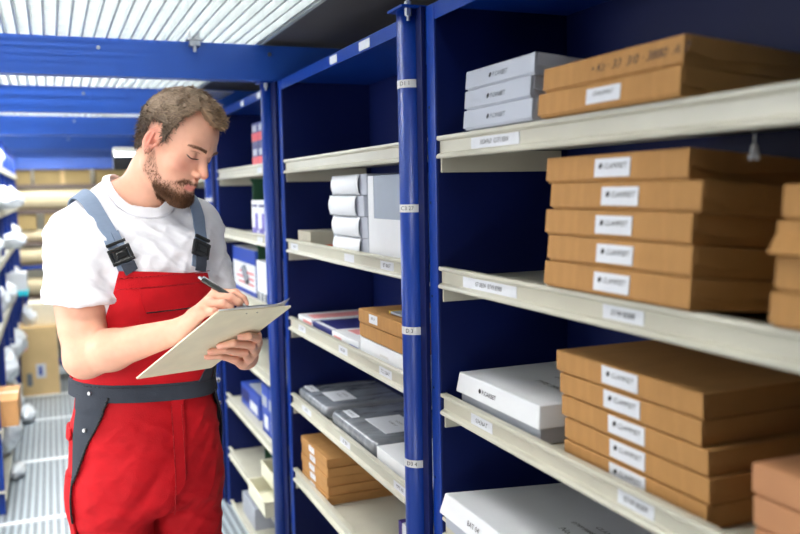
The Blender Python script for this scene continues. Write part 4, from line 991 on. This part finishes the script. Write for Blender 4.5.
# shoes
for s in (-1, 1):
    def d_shoe(p):
        q = toT(p); q = q-np.array([s*.112, 0, 0]); q = q@np.array(Matrix.Rotation(-s*.15,3,'Z'))
        d = smin(ell(q,(0,-.10,.05),(.047,.105,.045)), ell(q,(0,.02,.06),(.040,.065,.055)), .03); d = smin(d, cap(q,(0,.02,.07),(0,.025,.13),.045,.046), .03)
        return np.maximum(d, .018-q[:,2])
    lo = T0+np.array([-.30,-.36,0.]); hi = T0+np.array([.34,.22,.19]); Vs, Fs = sdf_mesh(d_shoe, lo, hi, .007)
    sh = np_mesh('shoe', local(Vs), Fs, mat('black_leather', (.07,.07,.08), .4), man)
    d_sole = lambda p: np.maximum(np.maximum(d_shoe(p*np.array([1,1,0])+np.array([0,0,.035]))-.004, p[:,2]-.022), -p[:,2]+.0005)
    Vs, Fs = sdf_mesh(d_sole, lo, hi, .006); np_mesh('sole', local(Vs), Fs, DARK, sh)
# ---- clipboard, paper, pen
A_ = np.array([.287,1.644,1.322]); u_ = np.array([.848,.526,-.066]); v_ = np.array([-.475,.698,-.536]); u_ /= np.linalg.norm(u_); v_ -= u_*(u_@v_); v_ /= np.linalg.norm(v_); n_ = np.cross(u_, v_); n_ *= np.sign(n_[2])
Mc = Matrix([list(u_), list(v_), list(n_)]).transposed().to_4x4(); Mc.translation = A_
if Mc.to_3x3().determinant() < 0: print('FLIPPED clipboard frame')
cb = empty('clipboard', (0,0,0), label='pale cream clipboard held up in both hands of the man', cat='clipboard'); cb.matrix_basis = Mc
def rrect(w, h, r, n=6):
    P = []
    for cx, cy, a0 in ((w-r,r,-90),(w-r,h-r,0),(r,h-r,90),(r,r,180)):
        for i in range(n+1): a = math.radians(a0+90*i/n); P.append((cx+r*math.cos(a), cy+r*math.sin(a)))
    return P
BOARD = mat('cream_board', (.95,.91,.79), .55, 0, .35, .10, 16)
MB().prism(rrect(.210,.297,.006), -.003, 0, 'z').build('board', BOARD, cb, .0006)
MB().cyl((.09,.016,-.0034),(.09,.016,-.0028),.0018,n=14).build('rivet', DARK, cb); MB().cyl((.12,.016,-.0034),(.12,.016,-.0028),.0018,n=14).build('rivet', DARK, cb)
pv = []; pf = []; 
for i in range(11):
    for j in range(15):
        x = .004+.204*i/10; y = -.004+.29*j/14 if True else 0; lift = .010*max(0,(x-.12)/.09)**2*max(0,1-y/.06)**2; pv.append((x+.0*j, y, .0012+lift+.004*max(0,(x-.17)/.03)*(y < .03)*.6))
for i in range(10):
    for j in range(14): pf.append((i*15+j,(i+1)*15+j,(i+1)*15+j+1,i*15+j+1))
pp = mesh_obj('paper', pv, pf, mat('paper_white', (.93,.93,.92), .7), cb, True); md = pp.modifiers.new('s','SOLIDIFY'); md.thickness = .0006
b = MB(); b.box(.055,.155,.000,.020,.003,.0065); b.cyl((.060,.021,.006),(.150,.021,.006),.0035,n=12); b.build('clip', CHROME, cb, .001)
pt = np.array([.3535,1.6835,1.3215]); pe = np.array([.2858,1.7750,1.3700]); dd = (pe-pt)/np.linalg.norm(pe-pt); Lp = .138
M = Vector(dd).to_track_quat('Z','Y').to_matrix().to_4x4(); M.translation = Vector(pt)
pen = empty('pen', (0,0,0), label='black ballpoint pen in the man\'s writing hand', cat='pen'); pen.matrix_basis = M
PEN = mat('black_pen', (.03,.03,.035), .2, 0, .6, coat=.5)
MB().cyl((0,0,.001),(0,0,.012),.0010,.0040,n=20).build('tip', CHROME, pen, smooth=True)
MB().cyl((0,0,.012),(0,0,.125),.0054,.0062,n=24).build('barrel', PEN, pen)
MB().cyl((0,0,.125),(0,0,.138),.0035,.0030,n=20).build('push_button', CHROME, pen); b = MB(); b.box(-.0015,.0015,.0066,.0080,.085,.128); b.box(-.0015,.0015,.004,.0075,.124,.128); b.build('pocket_clip', CHROME, pen, .0004)
# ------------------------------------------------------------------ light
def area(name, loc, target, sx, sy, power, c=(1,1,1), spread=math.pi):
    l = bpy.data.lights.new(name, 'AREA'); l.shape = 'RECTANGLE'; l.size = sx; l.size_y = sy; l.energy = power; l.color = c; l.spread = spread
    o = bpy.data.objects.new(name, l); COL.objects.link(o); o.location = loc
    o.rotation_euler = (Vector(target)-Vector(loc)).to_track_quat('-Z','Y').to_euler(); return o
area('light_aisle_lamp', (-.15, 3.9, 1.90), (-.15, 3.9, 0), .5, 1.6, 20, (.95,.98,1))
area('light_aisle_lamp', (-.10, 6.6, 1.88), (-.10, 6.6, 0), .6, 3.5, 52, (.95,.98,1))
area('light_left_aisle', (-1.5, 2.7, 1.95), (.1, 2.1, 1.2), 1.4, 1.2, 46, (.96,.98,1))
area('light_shelf_fill', (-1.25, 1.9, .70), (.75, 1.35, .85), 1.5, .9, 8.5, (1,.98,.95))  # added low fill on the shelf fronts, standing in for floor bounce
area('light_front_fill', (-.9, .2, 1.85), (.15, 2.1, 1.3), .9, .7, 2.6, (1,.98,.96), math.radians(50))  # added fill aimed at the man, no fixture here
area('light_low_fill', (-.75, .3, .45), (.18, 2.0, 1.2), .9, .5, 2.6, (1,.98,.96), math.radians(60))  # added fill from below to brighten the clipboard's underside
area('light_end_lamp', (.1, 8.0, 1.9), (.1, 8.9, 1.3), 1.2, .4, 4.5, (1,.98,.93))
w = bpy.data.worlds.new('world'); scn.world = w; w.use_nodes = True
w.node_tree.nodes['Background'].inputs[0].default_value = (.80,.88,1,1); w.node_tree.nodes['Background'].inputs[1].default_value = .11
scn.view_settings.view_transform = 'Standard'; scn.view_settings.look = 'None'; scn.view_settings.exposure = 0.0; scn.view_settings.gamma = 1
scn.view_settings.use_curve_mapping = False
